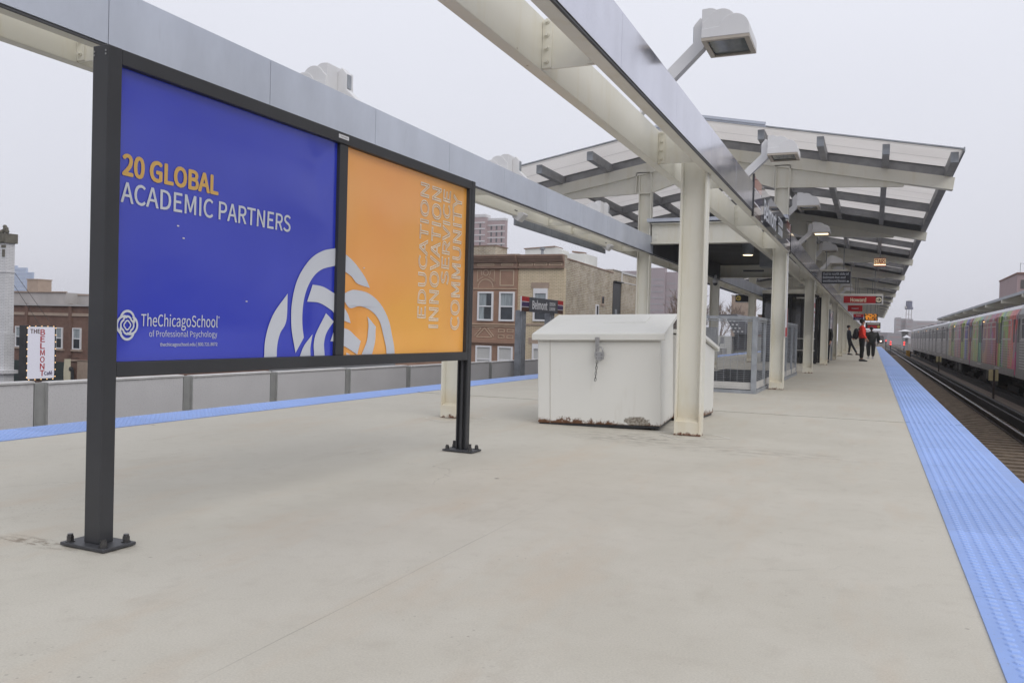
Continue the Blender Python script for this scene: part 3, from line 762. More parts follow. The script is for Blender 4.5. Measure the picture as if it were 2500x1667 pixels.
# grey panel hanging on the outer side of the left beam
t = thing('back_panel', 'long dark grey panel seen from behind, hanging under the dull beam', 'panel')
for k in range(6):
    a = 11.24+k*0.752
    box('panel_sheet', 'galv_mid', t, -4.93, -4.90, a+0.004, a+0.746, 2.535, 2.80, bevel=0.003)
for a in (11.6, 13.1, 14.7, 15.5): box('hanger', 'galv_mid', t, -4.90, -4.62, a, a+0.04, 2.78, 2.80)
base(t, (-4.9, 13.5, 2.57))
for i, (y, lab) in enumerate(((10.45, 'small white floodlight with rusty bracket under the dull grey beam'), (14.6, 'small white floodlight under the dull beam beside the grey panel end'))):
    t = thing('floodlight', lab, 'light')
    m = MB(); m.prism([(-4.62, 2.60), (-4.45, 2.60), (-4.43, 2.57), (-4.52, 2.48), (-4.60, 2.53)], 'y', y, y+0.16); m.build('housing', 'fixture', t, 0.004)
    m = MB(); m.prism([(-4.72, 2.62), (-4.52, 2.62), (-4.56, 2.585), (-4.64, 2.575)], 'y', y-0.10, y-0.004); m.build('visor', 'soffit', t)
    base(t, (-4.53, y, 2.6))

# ------------------------------------------------------------------ platform lamps
def make_lamp(lit):
    t = thing('platform_lamp', 'tmp', 'lamp', 'white platform lamps on slanted arms along the beams')
    m = MB(); m.prism([(-0.25, 2.868), (0.277, 3.377), (0.288, 3.40), (0.288, 3.60), (0.244, 3.635), (0.193, 3.575), (0.193, 3.434), (-0.25, 3.013)], 'y', -0.045, 0.045)
    m.build('arm', 'fixture', t, 0.004)
    # scalloped hood: three rounded shells stepping down towards the front
    def arc(cx, cz, rx, rz, a0, a1, n=10): return [(cx+rx*math.cos(R_(a0+(a1-a0)*i/n)), cz+rz*math.sin(R_(a0+(a1-a0)*i/n))) for i in range(n+1)]
    m = MB()
    m.prism([(0.289, 3.42), (0.289, 3.64)]+arc(0.345, 3.52, 0.11, 0.124, 95, 0)+[(0.455, 3.42)], 'y', -0.205, 0.205)
    m.prism([(0.293, 3.41), (0.293, 3.52)]+arc(0.445, 3.49, 0.128, 0.135, 150, 0)+[(0.573, 3.41)], 'y', -0.216, 0.216)
    m.prism([(0.291, 3.399), (0.291, 3.47)]+arc(0.55, 3.45, 0.122, 0.122, 165, 0)+[(0.672, 3.399)], 'y', -0.225, 0.225)
    m.build('hood', 'fixture', t, 0.004)
    m = MB()
    for (a, b, c, d) in ((0.292,0.671,-0.223,-0.19),(0.292,0.671,0.19,0.223),(0.292,0.335,-0.19,0.19),(0.63,0.671,-0.19,0.19)): m.box(a, b, c, d, 3.375, 3.398)
    m.build('lens_frame', 'trim_beige', t)
    m = MB(); m.box(0.335, 0.63, -0.19, 0.19, 3.390, 3.397); m.build('lens', 'lamp_warm' if lit else 'lens', t)
    m = MB()
    m.box(0.186, 0.193, -0.03, 0.03, 3.44, 3.57); m.build('hinge', 'galv', t)
    return t
lamp0 = make_lamp(False); lampL = make_lamp(True)
RY = [7.02, 11.6, 16.25, 20.4, 24.6, 28.8, 33.0, 37.2, 41.4, 45.6]
first = True; x = -1.647
for i, y in enumerate(RY):
    lit = i == 3
    if lit: o = lampL; o.location = (x, y, 0)
    elif i == 0: o = lamp0; o.location = (x, y, 0)
    else: o = dup(lamp0, (x, y, 0))
    o['label'] = {0: 'large white lamp on its arm against the open sky above the shiny beam', 3: 'lit white lamp with glowing warm lens above the shiny beam'}.get(i, f'unlit white lamp under the canopy, {ords[i]} along the shiny beam counting from the open sky')
for i, (y, lab) in enumerate(((6.56, 'back of a white lamp hood rising over the grey beam above the blue poster'), (10.7, 'white lamp hood behind the grey beam just past the advertising board'), (14.95, 'white lamp hood behind the grey beam where the canopy begins'))):
    o = dup(lamp0, (-4.42, y, -0.22), math.pi, lab)

# ------------------------------------------------------------------ canopy
def ztop(x): return 4.708-0.1905*abs(x-CX+0.0)
HALF = 4.17
cp = thing('canopy', 'long gabled platform canopy with cream rafters and translucent roof panels', 'canopy')
def rafter(y):
    m = MB(); L = []
    for s in (-1, 1):
        f = lambda dx: CX+s*dx
        zt0 = lambda dx: 4.712-0.1905*dx
        hz = [(0, zt0(0)-0.215), (0, zt0(0)), (HALF, zt0(HALF)), (HALF-0.03, zt0(HALF)-0.215)]
        m.prism([(f(a), b) for a, b in hz], 'y', y-0.085, y+0.085)
        hn = [(0.0, 4.5), (0.0, 4.27), (1.15, 3.885), (1.45, 3.875), (3.36, 3.80), (3.40, 3.86), (3.2, zt0(3.2)-0.20)]
        m.prism([(f(a), b) for a, b in hn], 'y', y-0.03, y+0.03)
    r = m.build('rafter', 'creamclean', cp, 0.003)
    m = MB()
    for s in (-1, 1):
        xc = CX+s*1.319
        for q in (-0.148, 0.135): m.box(xc+q-0.006, xc+q+0.012, y-0.085, y-0.03, 3.87, 4.27); 
        m.box(xc-0.142, xc+0.135, y-0.085, y-0.03, 4.27, 4.288); m.box(xc-0.13, xc+0.13, y-0.08, y-0.03, 3.865, 3.882)
    m.build('stiffener', 'creamclean', r)
RFY = [16.2+8.05*k for k in range(13)]
for y in RFY: rafter(y)
PX = [0.55, 1.07, 2.04, 3.06, 4.06]
zpu = lambda dx: 4.712-0.1905*dx
for s in (-1, 1):
    for dx in PX[1:]:
        m = MB(); xx = CX+s*dx; z = zpu(dx)
        m.box(xx-0.055, xx+0.055, 14.92, PEND-1, z+0.003, z+0.165)
        pu = m.build('purlin', 'galv_dark', cp)
        m = MB(); m.box(xx-0.057, xx+0.057, 14.885, 14.93, z+0.0, z+0.168); m.build('end_cap', 'galv', pu)
    # cross members between the purlins, with the dark deck strips over them
    for y in RFY:
        for (a, b) in ((0.03, 0.15), (4.32, 4.44), (6.72, 6.84)):
            y0 = y+a
            if y0 > PEND-2: continue
            m = MB()
            p0 = (CX, y0+0.06, zpu(0)+0.085); p1 = (CX+s*4.03, y0+0.06, zpu(4.03)+0.085)
            m.bar(p0, p1, 0.12, 0.16); m.build('cross_beam', 'galv_dark', cp)
    def sheet(mb, y0, y1, dz=0.0, th=0.02, d0=0.0, d1=HALF):
        z0, z1 = zpu(d0)+0.175+dz, zpu(d1)+0.175+dz
        a, b = CX+s*d0, CX+s*d1
        mb.add([(a,y0,z0),(b,y0,z1),(b,y1,z1),(a,y1,z0),(a,y0,z0+th),(b,y0,z1+th),(b,y1,z1+th),(a,y1,z0+th)],
               [(0,1,2,3),(4,5,6,7),(0,1,5,4),(1,2,6,5),(2,3,7,6),(3,0,4,7)])
    mb = MB(); sheet(mb, 14.72, 16.2); mb.build('translucent_panel', 'translucent', cp)
    for y in RFY:
        for (a, b, dk) in ((0.0, 0.3, 1), (0.3, 4.3, 0), (4.3, 5.0, 1), (5.0, 6.7, 0), (6.7, 8.05, 1)):
            if y+a < PEND-1.5:
                mb = MB(); sheet(mb, y+a, min(y+b, PEND-1.0)); mb.build('roof_deck' if dk else 'translucent_panel', 'deck_grey' if dk else 'translucent', cp)
    m = MB(); m.bar((CX+s*(HALF+0.01), 14.70, zpu(HALF)+0.185), (CX+s*(HALF+0.01), PEND-1, zpu(HALF)+0.185), 0.02, 0.07); m.bar((CX, 14.70, zpu(0)+0.19), (CX+s*HALF, 14.70, zpu(HALF)+0.19), 0.02, 0.05, up=(0,1,0)); m.build('edge_trim', 'galv', cp)
    m = MB(); m.bar((CX, 14.655, zpu(0)+0.228), (CX+s*1.17, 14.655, zpu(1.17)+0.228), 0.045, 0.04, up=(0,1,0)); m.bar((CX, 14.67, zpu(0)+0.185), (CX+s*1.17, 14.67, zpu(1.17)+0.185), 0.03, 0.025, up=(0,1,0)); m.build('ridge_flashing', 'fascia_l', cp)
base(cp, (CX, 16.2, 3.8)); cp.location.z -= 0.11

# cream cross beams, dark soffit, ceiling fittings under the canopy
def cross(y, lab, z0=2.745, z1=3.15, flash=False):
    t = thing('cross_beam', lab, 'beam')
    m = MB(); a, b = -4.072, -1.966
    m.box(a, b, y-0.006, y+0.006, z0+0.02, z1-0.02); m.box(a, b, y-0.10, y+0.10, z1-0.02, z1); m.box(a, b, y-0.10, y+0.10, z0, z0+0.02)
    for x in (a+0.03, b-0.12): m.box(x, x+0.09, y-0.016, y-0.006, z0+0.03, z1-0.03)
    m.build('girder', 'creamclean', t, 0.002)
    m = MB()
    for zz in (z0+0.10, z0+0.20, z0+0.30):
        for x in (a+0.09, b-0.06): m.tube([(x, y-0.016, zz), (x, y-0.035, zz)], 0.018, 6)
    m.build('bolts', 'creamclean', t)
    if flash:
        m = MB(); m.box(-4.14, -1.5, y-0.16, y+0.12, z1+0.02, z1+0.085); m.build('flashing', 'fascia_l', t)
    base(t, (CX, y, z0))
cross(16.12, 'cream cross beam with grey flashing between the two tall columns', flash=True)
cross(24.1, 'shaded cream cross beam at the far end of the dark ceiling', 2.62, 2.985)
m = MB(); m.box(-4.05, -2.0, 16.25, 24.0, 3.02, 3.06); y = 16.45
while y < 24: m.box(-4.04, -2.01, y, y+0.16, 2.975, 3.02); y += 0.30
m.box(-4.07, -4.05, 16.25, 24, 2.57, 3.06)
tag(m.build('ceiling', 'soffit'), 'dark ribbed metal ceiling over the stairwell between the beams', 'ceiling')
t = thing('downlight', 'grey drum shaped downlight hanging from the dark ceiling', 'light')
m = MB(); m.tube([(-2.42, 17.6, 2.975), (-2.42, 17.6, 2.655)], 0.115, 24); m.build('drum', 'galv_mid', t, smooth=False)
m = MB(); m.tube([(-2.42, 17.6, 2.654), (-2.42, 17.6, 2.645)], 0.098, 24); m.build('diffuser', 'lamp_warm', t); base(t, (-2.42, 17.6, 2.65))
t = thing('loudspeaker', 'grey box hanging from the dark ceiling beside the tall column', 'box')
m = MB(); m.box(-2.335, -2.02, 18.8, 19.2, 2.51, 2.975); m.build('case', 'galv_mid', t, 0.01)
m = MB(); m.box(-2.75, -2.3, 19.3, 19.36, 2.44, 2.475); m.build('conduit', 'soffit', t); base(t, (-2.2, 19, 2.5))
def dome(x, y, z, lab):
    t = thing('security_camera', lab, 'camera', 'dome cameras under the beams')
    m = MB(); m.ico((x, y, z+0.02), 0.085, 0.085, 0.08); m.tube([(x, y, z+0.09), (x, y, 2.62)], 0.03, 8); m.build('housing', 'fixture', t, smooth=True)
    m = MB(); m.ico((x, y, z-0.055), 0.06, 0.06, 0.06); m.build('lens_dome', 'soffit', t, smooth=True); base(t, (x, y, z))
dome(-3.99, 22.9, 2.44, 'white dome camera with black lens below the dark ceiling')
dome(-4.60, 34.5, 2.53, 'white dome camera hanging in front of the black arrow sign')

# ------------------------------------------------------------------ mesh guard round the stairwell
fn = thing('mesh_guard', 'galvanised mesh fence around the stairwell behind the white bins', 'fence')
FY, FX = 14.62, -1.85
def fpanel(p0, p1, zk, nm):
    p0, p1 = Vector(p0), Vector(p1); L = (p1-p0).length; d = (p1-p0)/L
    m = MB(); z = 0.20
    while z < 1.25:
        m.bar(p0+ZA*z, p1+ZA*z, 0.0045, 0.0045); z += 0.033
    k = 0.08
    while k < L:
        q = p0+d*k; m.bar(q+ZA*0.19, q+ZA*1.26, 0.004, 0.004); k += 0.115
    m.build('mesh_infill', 'galv', fn)
    m = MB(); m.bar(p0+ZA*1.295, p1+ZA*1.295, 0.05, 0.055); m.bar(p0+ZA*1.245, p1+ZA*1.245, 0.03, 0.02); m.build('top_rail', 'galv', fn, 0.004)
    m = MB(); m.bar(p0+ZA*0.145, p1+ZA*0.145, 0.012, 0.085); m.bar(p0+ZA*0.085, p1+ZA*0.085, 0.03, 0.03); m.build('kick_plate', 'kick', fn)
    m = MB(); m.bar(p0+ZA*0.028, p1+ZA*0.028, 0.09, 0.055); m.build('base_rail', 'galv', fn)
fpanel((-4.05, FY, 0), (FX-0.03, FY, 0), 0, 'front')
ys = [FY+0.03, 16.0, 17.4, 18.8, 20.2, 21.6, 22.9]
for a, b in zip(ys, ys[1:]): fpanel((FX, a+0.02, 0), (FX, b-0.02, 0), 0, 'side')
for (x, y, w_) in [(FX, FY, 0.085)]+[(FX, y, 0.045) for y in ys[1:]]+[(-2.95, FY, 0.05), (-4.05, FY, 0.08)]:
    box('fence_post', 'galv', fn, x-w_/2, x+w_/2, y-w_/2, y+w_/2, 0.0, 1.318, bevel=0.004)
base(fn, (FX, FY, 0))
t = thing('control_box', 'small dark grey control box with lever behind the mesh fence', 'box')
m = MB(); m.box(-2.75, -2.52, 14.75, 14.85, 0.72, 1.12); m.build('case', 'galv_dark', t, 0.006)
m = MB(); m.bar((-2.50, 14.8, 0.74), (-2.44, 14.8, 0.92), 0.012, 0.012); m.box(-2.46, -2.40, 14.78, 14.82, 0.84, 0.96); m.build('lever', 'galv_dark', t)
m = MB(); m.box(-2.66, -2.62, 14.78, 14.82, 0, 0.72); m.build('stand', 'galv', t); base(t, (-2.64, 14.8, 0))

# ------------------------------------------------------------------ lift shelter beyond the stairs
t = thing('lift_shelter', 'dark glazed lift enclosure standing between the columns beyond the stairs', 'shelter')
m = MB(); m.box(-3.86, -1.98, 33.1, 39.5, 0.02, 2.60); m.build('glazing', 'dark_glass', t)
m = MB()
for x in (-3.9, -3.4, -2.92, -2.5, -1.98): m.box(x-0.04, x+0.04, 33.0, 33.09, 0, 2.62)
for y in (34.6, 36.2, 37.8, 39.5): m.box(-1.975, -1.90, y-0.04, y+0.04, 0, 2.62)
m.box(-3.94, -1.90, 32.98, 33.09, 2.50, 2.62); m.build('mullions', 'dark_steel', t)
m = MB(); m.box(-2.70, -1.99, 32.95, 33.0, 2.44, 2.49); m.box(-2.66, -2.0, 32.97, 33.0, 0.92, 0.95); m.box(-2.66, -2.0, 32.97, 33.0, 0.48, 0.51); m.build('door_rail', 'kick', t)
m = MB(); m.box(-3.96, -1.88, 33.0, 39.6, 2.62, 2.75); m.build('roof', 'creamclean', t); base(t, (-2.9, 33, 0))
# plain cream ceiling panels further on
m = MB()
for k in range(4, 13):
    y = COLY[k]-8.05*0.5
    m.box(-4.2, -2.0, y-0.05, y+0.05, 2.62, 2.95)
tag(m.build('beam_ties', 'creamclean'), 'row of cream cross ties between the beams far down the platform', 'beam')
# framed panels between the far columns
def panel_sign(y0, y1, z0, z1, mats, lab, nm='map_panel', x=-1.66):
    t = thing(nm, lab, 'sign')
    m = MB(); m.box(x-0.03, x+0.03, y0, y1, z0, z1); m.build('panel', mats, t, 0.004)
    m = MB(); m.box(x-0.04, x+0.04, y0-0.05, y0, 0, z1+0.05); m.box(x-0.04, x+0.04, y1, y1+0.05, 0, z1+0.05); m.build('legs', 'galv', t)
    base(t, (x, (y0+y1)/2, 0))
panel_sign(36.2, 38.8, 0.6, 2.1, 'ad_panel', 'lilac framed map board standing in the row of far columns')
t = thing('notice_sign', 'white notice with red band and no smoking symbol on the third column', 'sign')
m = MB(); m.box(-1.505, -1.498, 23.98, 24.32, 1.16, 2.05); m.build('board', 'sign_white', t)
m = MB(); m.box(-1.497, -1.4955, 23.98, 24.32, 1.80, 1.93); m.box(-1.497, -1.4955, 23.98, 24.32, 1.66, 1.70)
ring = arc_band((24.15, 1.44), 0.09, 0.12, 0, 360, 24)
flat_poly(m, arc_band((24.15, 1.44), 0.09, 0.115, 0, 359.9, 28), (-1.496, 0, 0), YA, ZA); m.bar((-1.4955, 24.08, 1.51), (-1.4955, 24.22, 1.37), 0.02, 0.002, up=(1,0,0)); m.build('red_print', 'sign_red', t)
m = MB(); m.box(-1.497, -1.4955, 24.05, 24.25, 1.22, 1.25); m.box(-1.497, -1.4955, 24.08, 24.23, 1.425, 1.45); m.build('black_print', 'sign_black', t); base(t, (-1.5, 24.15, 1.16))
t = thing('notice_sign', 'white and red notice on the side of the column with white conduit', 'sign')
m = MB(); m.box(-1.50, -1.492, 16.02, 16.36, 0.98, 1.52); m.build('board', 'sign_white', t)
m = MB(); m.box(-1.491, -1.4895, 16.02, 16.36, 0.99, 1.16); m.box(-1.491, -1.4895, 16.32, 16.36, 1.16, 1.52); m.build('red_print', 'sign_red', t); base(t, (-1.5, 16.2, 0.98))
m = MB(); m.tube([(-1.50, 16.21, 1.52), (-1.505, 16.21, 2.6)], 0.018, 8)
tag(m.build('conduit', 'white_paint'), 'thin white conduit up the side of the tall train-side column', 'pipe')

# ------------------------------------------------------------------ advertising board
ab = thing('advertising_board', 'large dark framed board with blue and orange school posters on two posts', 'billboard')
# local frame: u along the board (local y), x = normal, origin at the near post foot (front face)
for yy, nm in ((0.0, 'near'), (3.365, 'far')):
    m = MB()
    if nm == 'near':
        m.box(-0.095, 0.0, yy-0.036, yy+0.036, 0.018, 2.166); pm_ = m.build('post', 'frame_dark', ab, 0.004)
    else:
        m.box(-0.011, 0.0, yy-0.028, yy+0.028, 0.018, 2.166); m.box(-0.095, -0.085, yy-0.028, yy+0.028, 0.018, 2.166)
        m.box(-0.085, -0.011, yy-0.004, yy+0.028, 0.018, 2.166); m.box(-0.060, -0.040, yy-0.03, yy-0.004, 0.018, 2.166)
        pm_ = m.build('post', 'frame_dark', ab, 0.002)
    m = MB(); q = 0.135; cx = -0.05
    m.box(cx-q, cx+q, yy-q*0.62, yy+q*0.62, 0.004, 0.018); bp = m.build('base_plate', 'plate_dark', ab, 0.003)
    for sx in (-1, 1):
        for sy in (-1, 1):
            m = MB(); bx, by = cx+sx*(q-0.032), yy+sy*(q*0.62-0.026); hh = 0.045+0.02*((sx+sy) == 0 and nm == 'far')
            m.tube([(bx,by,0.018),(bx,by,0.022)], 0.020, 12); m.tube([(bx,by,0.022),(bx,by,0.043)], 0.0155, 6); m.tube([(bx,by,0.043),(bx,by,hh+0.007)], 0.0115, 10)
            m.build('bolt', 'bolt', bp)
    if nm == 'near':
        m = MB()
        for zz in (2.14, 2.125):
            for xx in (-0.085, -0.014): m.tube([(xx, -0.0365, zz), (xx, -0.0385, zz)], 0.0045, 8)
        m.build('screws', 'steel', pm_)
box('top_rail', 'frame_dark', ab, -0.095, -0.001, 0.037, 3.336, 2.098, 2.165, bevel=0.003)
box('bottom_rail', 'frame_dark', ab, -0.095, -0.001, 0.037, 3.336, 0.738, 0.803, bevel=0.003)
box('side_stile', 'frame_dark', ab, -0.095, -0.002, 3.30, 3.335, 0.804, 2.097, bevel=0.002)
mu = box('mullion', 'frame_dark', ab, -0.067, -0.008, 1.612, 1.695, 0.804, 2.097, bevel=0.003)
box('back_sheet', 'frame_dark', ab, -0.090, -0.068, 0.037, 1.611, 0.804, 2.097); box('back_sheet', 'frame_dark', ab, -0.090, -0.068, 1.696, 3.299, 0.804, 2.097)
def wav(u, v):
    a, b = (0.037, 1.612) if u < 1.65 else (1.695, 3.30)
    x = (u-a)/(b-a); z = (v-0.804)/1.293; e = max(0, min(1, x*9, (1-x)*9, z*9, (1-z)*9))
    h = 0.5+0.25*math.sin(5.2*x+2.6*z+0.6)+0.22*math.sin(3.1*x-6.3*z+1.3)+0.13*math.sin(10.5*x+4.1*z)+0.10*math.sin(13.0*z+3*x*x)
    h += 0.9*math.exp(-((x-0.93)/0.10)**2)*(0.5+0.5*math.sin(6.5*z+1))
    return -0.0012-0.014*max(0.0, h)*e
def conform(root):          # printed matter follows the slack vinyl
    for c in COL.objects:
        if c.parent == root and c.type == 'MESH':
            for v in c.data.vertices: v.co.x += wav(v.co.y, v.co.z)+(0.003 if c.name.startswith('knot') else 0.0012)
            if not c.name.startswith('outlined'): c.data.polygons.foreach_set('use_smooth', [True]*len(c.data.polygons)); c.data.normals_split_custom_set([(1, 0, 0)]*len(c.data.loops))
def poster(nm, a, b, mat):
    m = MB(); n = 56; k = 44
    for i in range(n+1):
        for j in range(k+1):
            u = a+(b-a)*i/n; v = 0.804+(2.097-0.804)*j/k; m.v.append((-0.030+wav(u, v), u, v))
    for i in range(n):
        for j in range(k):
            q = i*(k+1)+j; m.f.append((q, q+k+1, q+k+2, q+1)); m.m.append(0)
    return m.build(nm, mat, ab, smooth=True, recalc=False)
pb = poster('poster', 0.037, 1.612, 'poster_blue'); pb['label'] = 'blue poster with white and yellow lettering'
po = poster('poster', 1.695, 3.30, 'poster_orange'); po['label'] = 'orange poster with outlined vertical words'
O = (-0.0285, 0, 0)
text('headline', '20 GLOBAL', 'txt_yellow', pb, O, YA, ZA, (0.075, 1.630, 0.640, 1.722), bold=0.030)
text('headline', 'ACADEMIC PARTNERS', 'txt_white', pb, O, YA, ZA, (0.066, 1.508, 1.20, 1.600), bold=0.010)
text('school_name', 'TheChicagoSchool', 'txt_white', pb, O, YA, ZA, (0.198, 0.944, 0.665, 1.022), bold=0.004)
text('school_name', 'of Professional Psychology', 'txt_white', pb, O, YA, ZA, (0.244, 0.905, 0.663, 0.944))
text('contact_line', 'thechicagoschool.edu | 800.721.8072', 'txt_white', pb, O, YA, ZA, (0.302, 0.864, 0.661, 0.888), bold=0.008)
text('registered_mark', '®', 'txt_white', pb, O, YA, ZA, (0.668, 1.008, 0.679, 1.019))
LOGO = {1: [(1.0, 0.805), (1.014, 0.906), (1.073, 1.038), (1.19, 1.161), (1.183, 1.007), (1.133, 0.935), (1.108, 0.869), (1.102, 0.805)],
 2: [(1.262, 0.824), (1.228, 0.974), (1.228, 1.11), (1.275, 1.248), (1.377, 1.364), (1.494, 1.43), (1.612, 1.458), (1.612, 1.352), (1.49, 1.318), (1.397, 1.246), (1.339, 1.144), (1.323, 1.025), (1.339, 0.912)],
 4: [(1.366, 1.123), (1.417, 1.225), (1.51, 1.218), (1.611, 1.183), (1.611, 1.064), (1.581, 1.083), (1.481, 1.12)],
 5: [(1.429, 0.805), (1.441, 0.907), (1.541, 1.061), (1.611, 1.011), (1.553, 0.948), (1.53, 0.886), (1.529, 0.805)],
 6: [(1.299, 0.805), (1.341, 0.867), (1.424, 0.932), (1.399, 0.857), (1.396, 0.805)], 9: [(1.585, 0.891), (1.611, 0.945), (1.611, 0.891)]}
LOGO2 = {22: [(1.697, 1.440), (1.814, 1.391), (1.928, 1.313), (1.998, 1.238), (1.856, 1.259), (1.79, 1.298), (1.697, 1.33)],
 3: [(1.697, 1.182), (1.767, 1.206), (1.839, 1.217), (1.99, 1.201), (2.131, 1.135), (2.239, 1.023), (2.291, 0.884), (2.302, 0.805), (2.201, 0.805), (2.193, 0.873), (2.137, 1.01), (2.034, 1.086), (1.899, 1.115), (1.78, 1.1), (1.697, 1.158)],
 42: [(1.697, 1.118), (1.764, 1.057), (1.798, 1.004), (1.697, 1.022)],
 7: [(1.987, 1.052), (2.087, 0.986), (2.077, 0.896), (2.030, 0.805), (1.912, 0.805), (1.983, 0.896), (2.003, 0.985)],
 8: [(1.697, 0.977), (1.795, 0.955), (1.913, 0.891), (1.864, 0.805), (1.763, 0.848), (1.697, 0.868)], 82: [(1.747, 0.805), (1.75, 0.82), (1.790, 0.805)]}
m = MB()
for q in LOGO.values(): flat_poly(m, smooth_poly(q), O, YA, ZA)
m.build('knot_emblem', 'txt_white', pb, recalc=False)
m = MB()
for q in LOGO2.values(): flat_poly(m, smooth_poly(q), O, YA, ZA)
m.build('knot_emblem', 'txt_white', po, recalc=False)
m = MB(); c0 = (0.1155, 0.9655)
for k in range(4):
    a = 90*k; dx, dz = math.cos(R_(a)), math.sin(R_(a))
    cc = (c0[0]+0.019*dx, c0[1]+0.024*dz)
    flat_poly(m, arc_band(cc, 0.034, 0.045, a-118, a+74, 20), O, YA, ZA)
    flat_poly(m, arc_band((c0[0]+0.014*dx, c0[1]+0.016*dz), 0.019, 0.028, a-80, a+75, 14), O, YA, ZA)
    flat_poly(m, arc_band((c0[0]+0.007*dx, c0[1]+0.008*dz), 0.009, 0.0155, a-85, a+60, 10), O, YA, ZA)
m.build('knot_emblem', 'txt_white', pb, recalc=False)
for wd, (u0, v0, u1, v1) in (('EDUCATION', (2.598, 1.056, 2.723, 2.036)), ('INNOVATION', (2.762, 0.986, 2.907, 2.034)), ('SERVICE', (2.93, 1.318, 3.057, 2.038)), ('COMMUNITY', (3.10, 0.975, 3.238, 2.030))):
    text('outlined_word', wd, 'txt_outline', po, (-0.0285, u1, v0), ZA, -YA, (0.0, 0.0, v1-v0, u1-u0), outline=0.0095)
m = MB(); m.box(-0.0005, 0.0012, 1.585, 1.685, 2.125, 2.148); sk = m.build('sticker', 'sign_white', ab)
text('sticker_print', 'Titan Outdoor', 'sign_grey', sk, (0.0022, 0, 0), YA, ZA, (1.605, 2.132, 1.672, 2.141))
m = MB()
for (u, v) in ((0.42, 1.385), (1.92, 1.36), (0.86, 1.10), (0.385, 1.44)): m.box(-0.0288, -0.0275, u, u+0.012, v, v+0.006)
m.build('scuffs', 'sign_white', pb)
conform(pb); conform(po)
ab.location = (-3.03, 2.59+0.0, 0); ab.rotation_euler = (0, 0, -math.atan2(0.065, 3.34))

# ------------------------------------------------------------------ storage bins
def make_bin(lab, locked):
    t = thing('storage_bin', lab, 'bin', 'white lidded storage bins back to back')
    W, D, H0, H1 = 1.30, 1.02, 0.925, 1.13
    m = MB(); m.prism([(0, 0.03), (D, 0.03), (D, H1), (0, H0)], 'x', -W/2, W/2); m.build('box', 'bin', t, 0.012)
    m = MB()
    for x in (-W/2+0.135, ): m.box(x, x+0.004, -0.003, 0.0, 0.03, H0)
    m.box(-W/2, W/2, -0.003, 0.0, H0-0.04, H0-0.036); m.build('panel_seam', 'trim_beige', t)
    s = (H1-H0)/D; e0, e1 = -0.05, D+0.02
    z = lambda y: H0+0.015+s*y
    m = MB(); m.prism([(e0, z(e0)), (e1, z(e1)), (e1, z(e1)+0.05), (e0, z(e0)+0.045)], 'x', -W/2-0.045, W/2+0.045)
    m.prism([(e0-0.004, z(e0)-0.025), (e0+0.012, z(e0)-0.025), (e0+0.012, z(e0)+0.040), (e0-0.004, z(e0)+0.040)], 'x', -W/2-0.05, W/2+0.05)
    lid = m.build('lid', 'bin', t, 0.006)
    m = MB(); y0, y1 = 0.52, 0.86
    m.prism([(y0, z(y0)+0.047), (y1, z(y1)+0.049), (y1, z(y1)+0.056), (y0, z(y0)+0.054)], 'x', -0.05, 0.42); m.build('lid_plate', 'bin', lid, 0.002)
    m = MB(); m.box(-W/2+0.015, W/2-0.015, 0.012, D-0.012, 0.004, 0.03); m.build('base_frame', 'dark_steel', t)
    m = MB(); m.box(-0.012, 0.030, -0.068, -0.056, 0.79, 0.935); m.build('hasp', 'steel', t, 0.002)
    return t
bn = make_bin('white storage bin with padlock, sloping lid and rusted bottom edge', True)
bn.location = (-2.595, 8.235, 0); bn.rotation_euler = (0, R_(-1.6), R_(5.5))
b2n = dup(bn, (-2.40, 10.40, 0), math.pi+R_(0.0), 'lower white storage bin standing behind the padlocked bin and facing away'); b2n.rotation_euler = (0, 0, math.pi+R_(-2)); b2n.scale = (0.94, 1.0, 0.87)
t = thing('padlock', 'grey padlock with hanging chain on the front of the white bin', 'padlock')
px, py, pz = -2.578, 8.172, 0.745
m = MB(); m.prism([(px-0.048, pz+0.04), (px-0.052, pz+0.0), (px-0.042, pz-0.036), (px-0.015, pz-0.052), (px+0.018, pz-0.052), (px+0.044, pz-0.036), (px+0.052, pz+0.0), (px+0.047, pz+0.04)], 'y', py-0.018, py+0.012); m.build('lock_body', 'steel', t, 0.004)
m = MB()
pts = [(px+0.034*math.cos(R_(a)), py-0.003, pz+0.055+0.036*math.sin(R_(a))) for a in range(0, 181, 20)]; m.tube([(px+0.034, py-0.003, pz+0.03)]+pts+[(px-0.034, py-0.003, pz+0.03)], 0.0075, 8); m.build('shackle', 'steel', t, smooth=True)
m = MB()
for (dx, dz) in ((-0.028, 0.012), (0.03, 0.012), (-0.026, -0.022), (0.0, -0.026), (0.024, -0.022)): m.tube([(px+dx, py-0.018, pz+dz), (px+dx, py-0.0195, pz+dz)], 0.005, 8)
m.build('rivets', 'bolt', t)
m = MB()
for k in range(7):
    cz = pz-0.065-k*0.030; th = k*90+25; ca, sa = math.cos(R_(th)), math.sin(R_(th)); xx = px-0.022-0.002*k
    loop = [(xx+0.0095*math.cos(R_(a))*ca, py-0.012+0.0095*math.cos(R_(a))*sa, cz+0.019*math.sin(R_(a))) for a in range(0, 361, 30)]
    m.tube(loop, 0.0033, 6, caps=False)
m.build('chain', 'bolt', t, smooth=True); base(t, (px, py, pz))

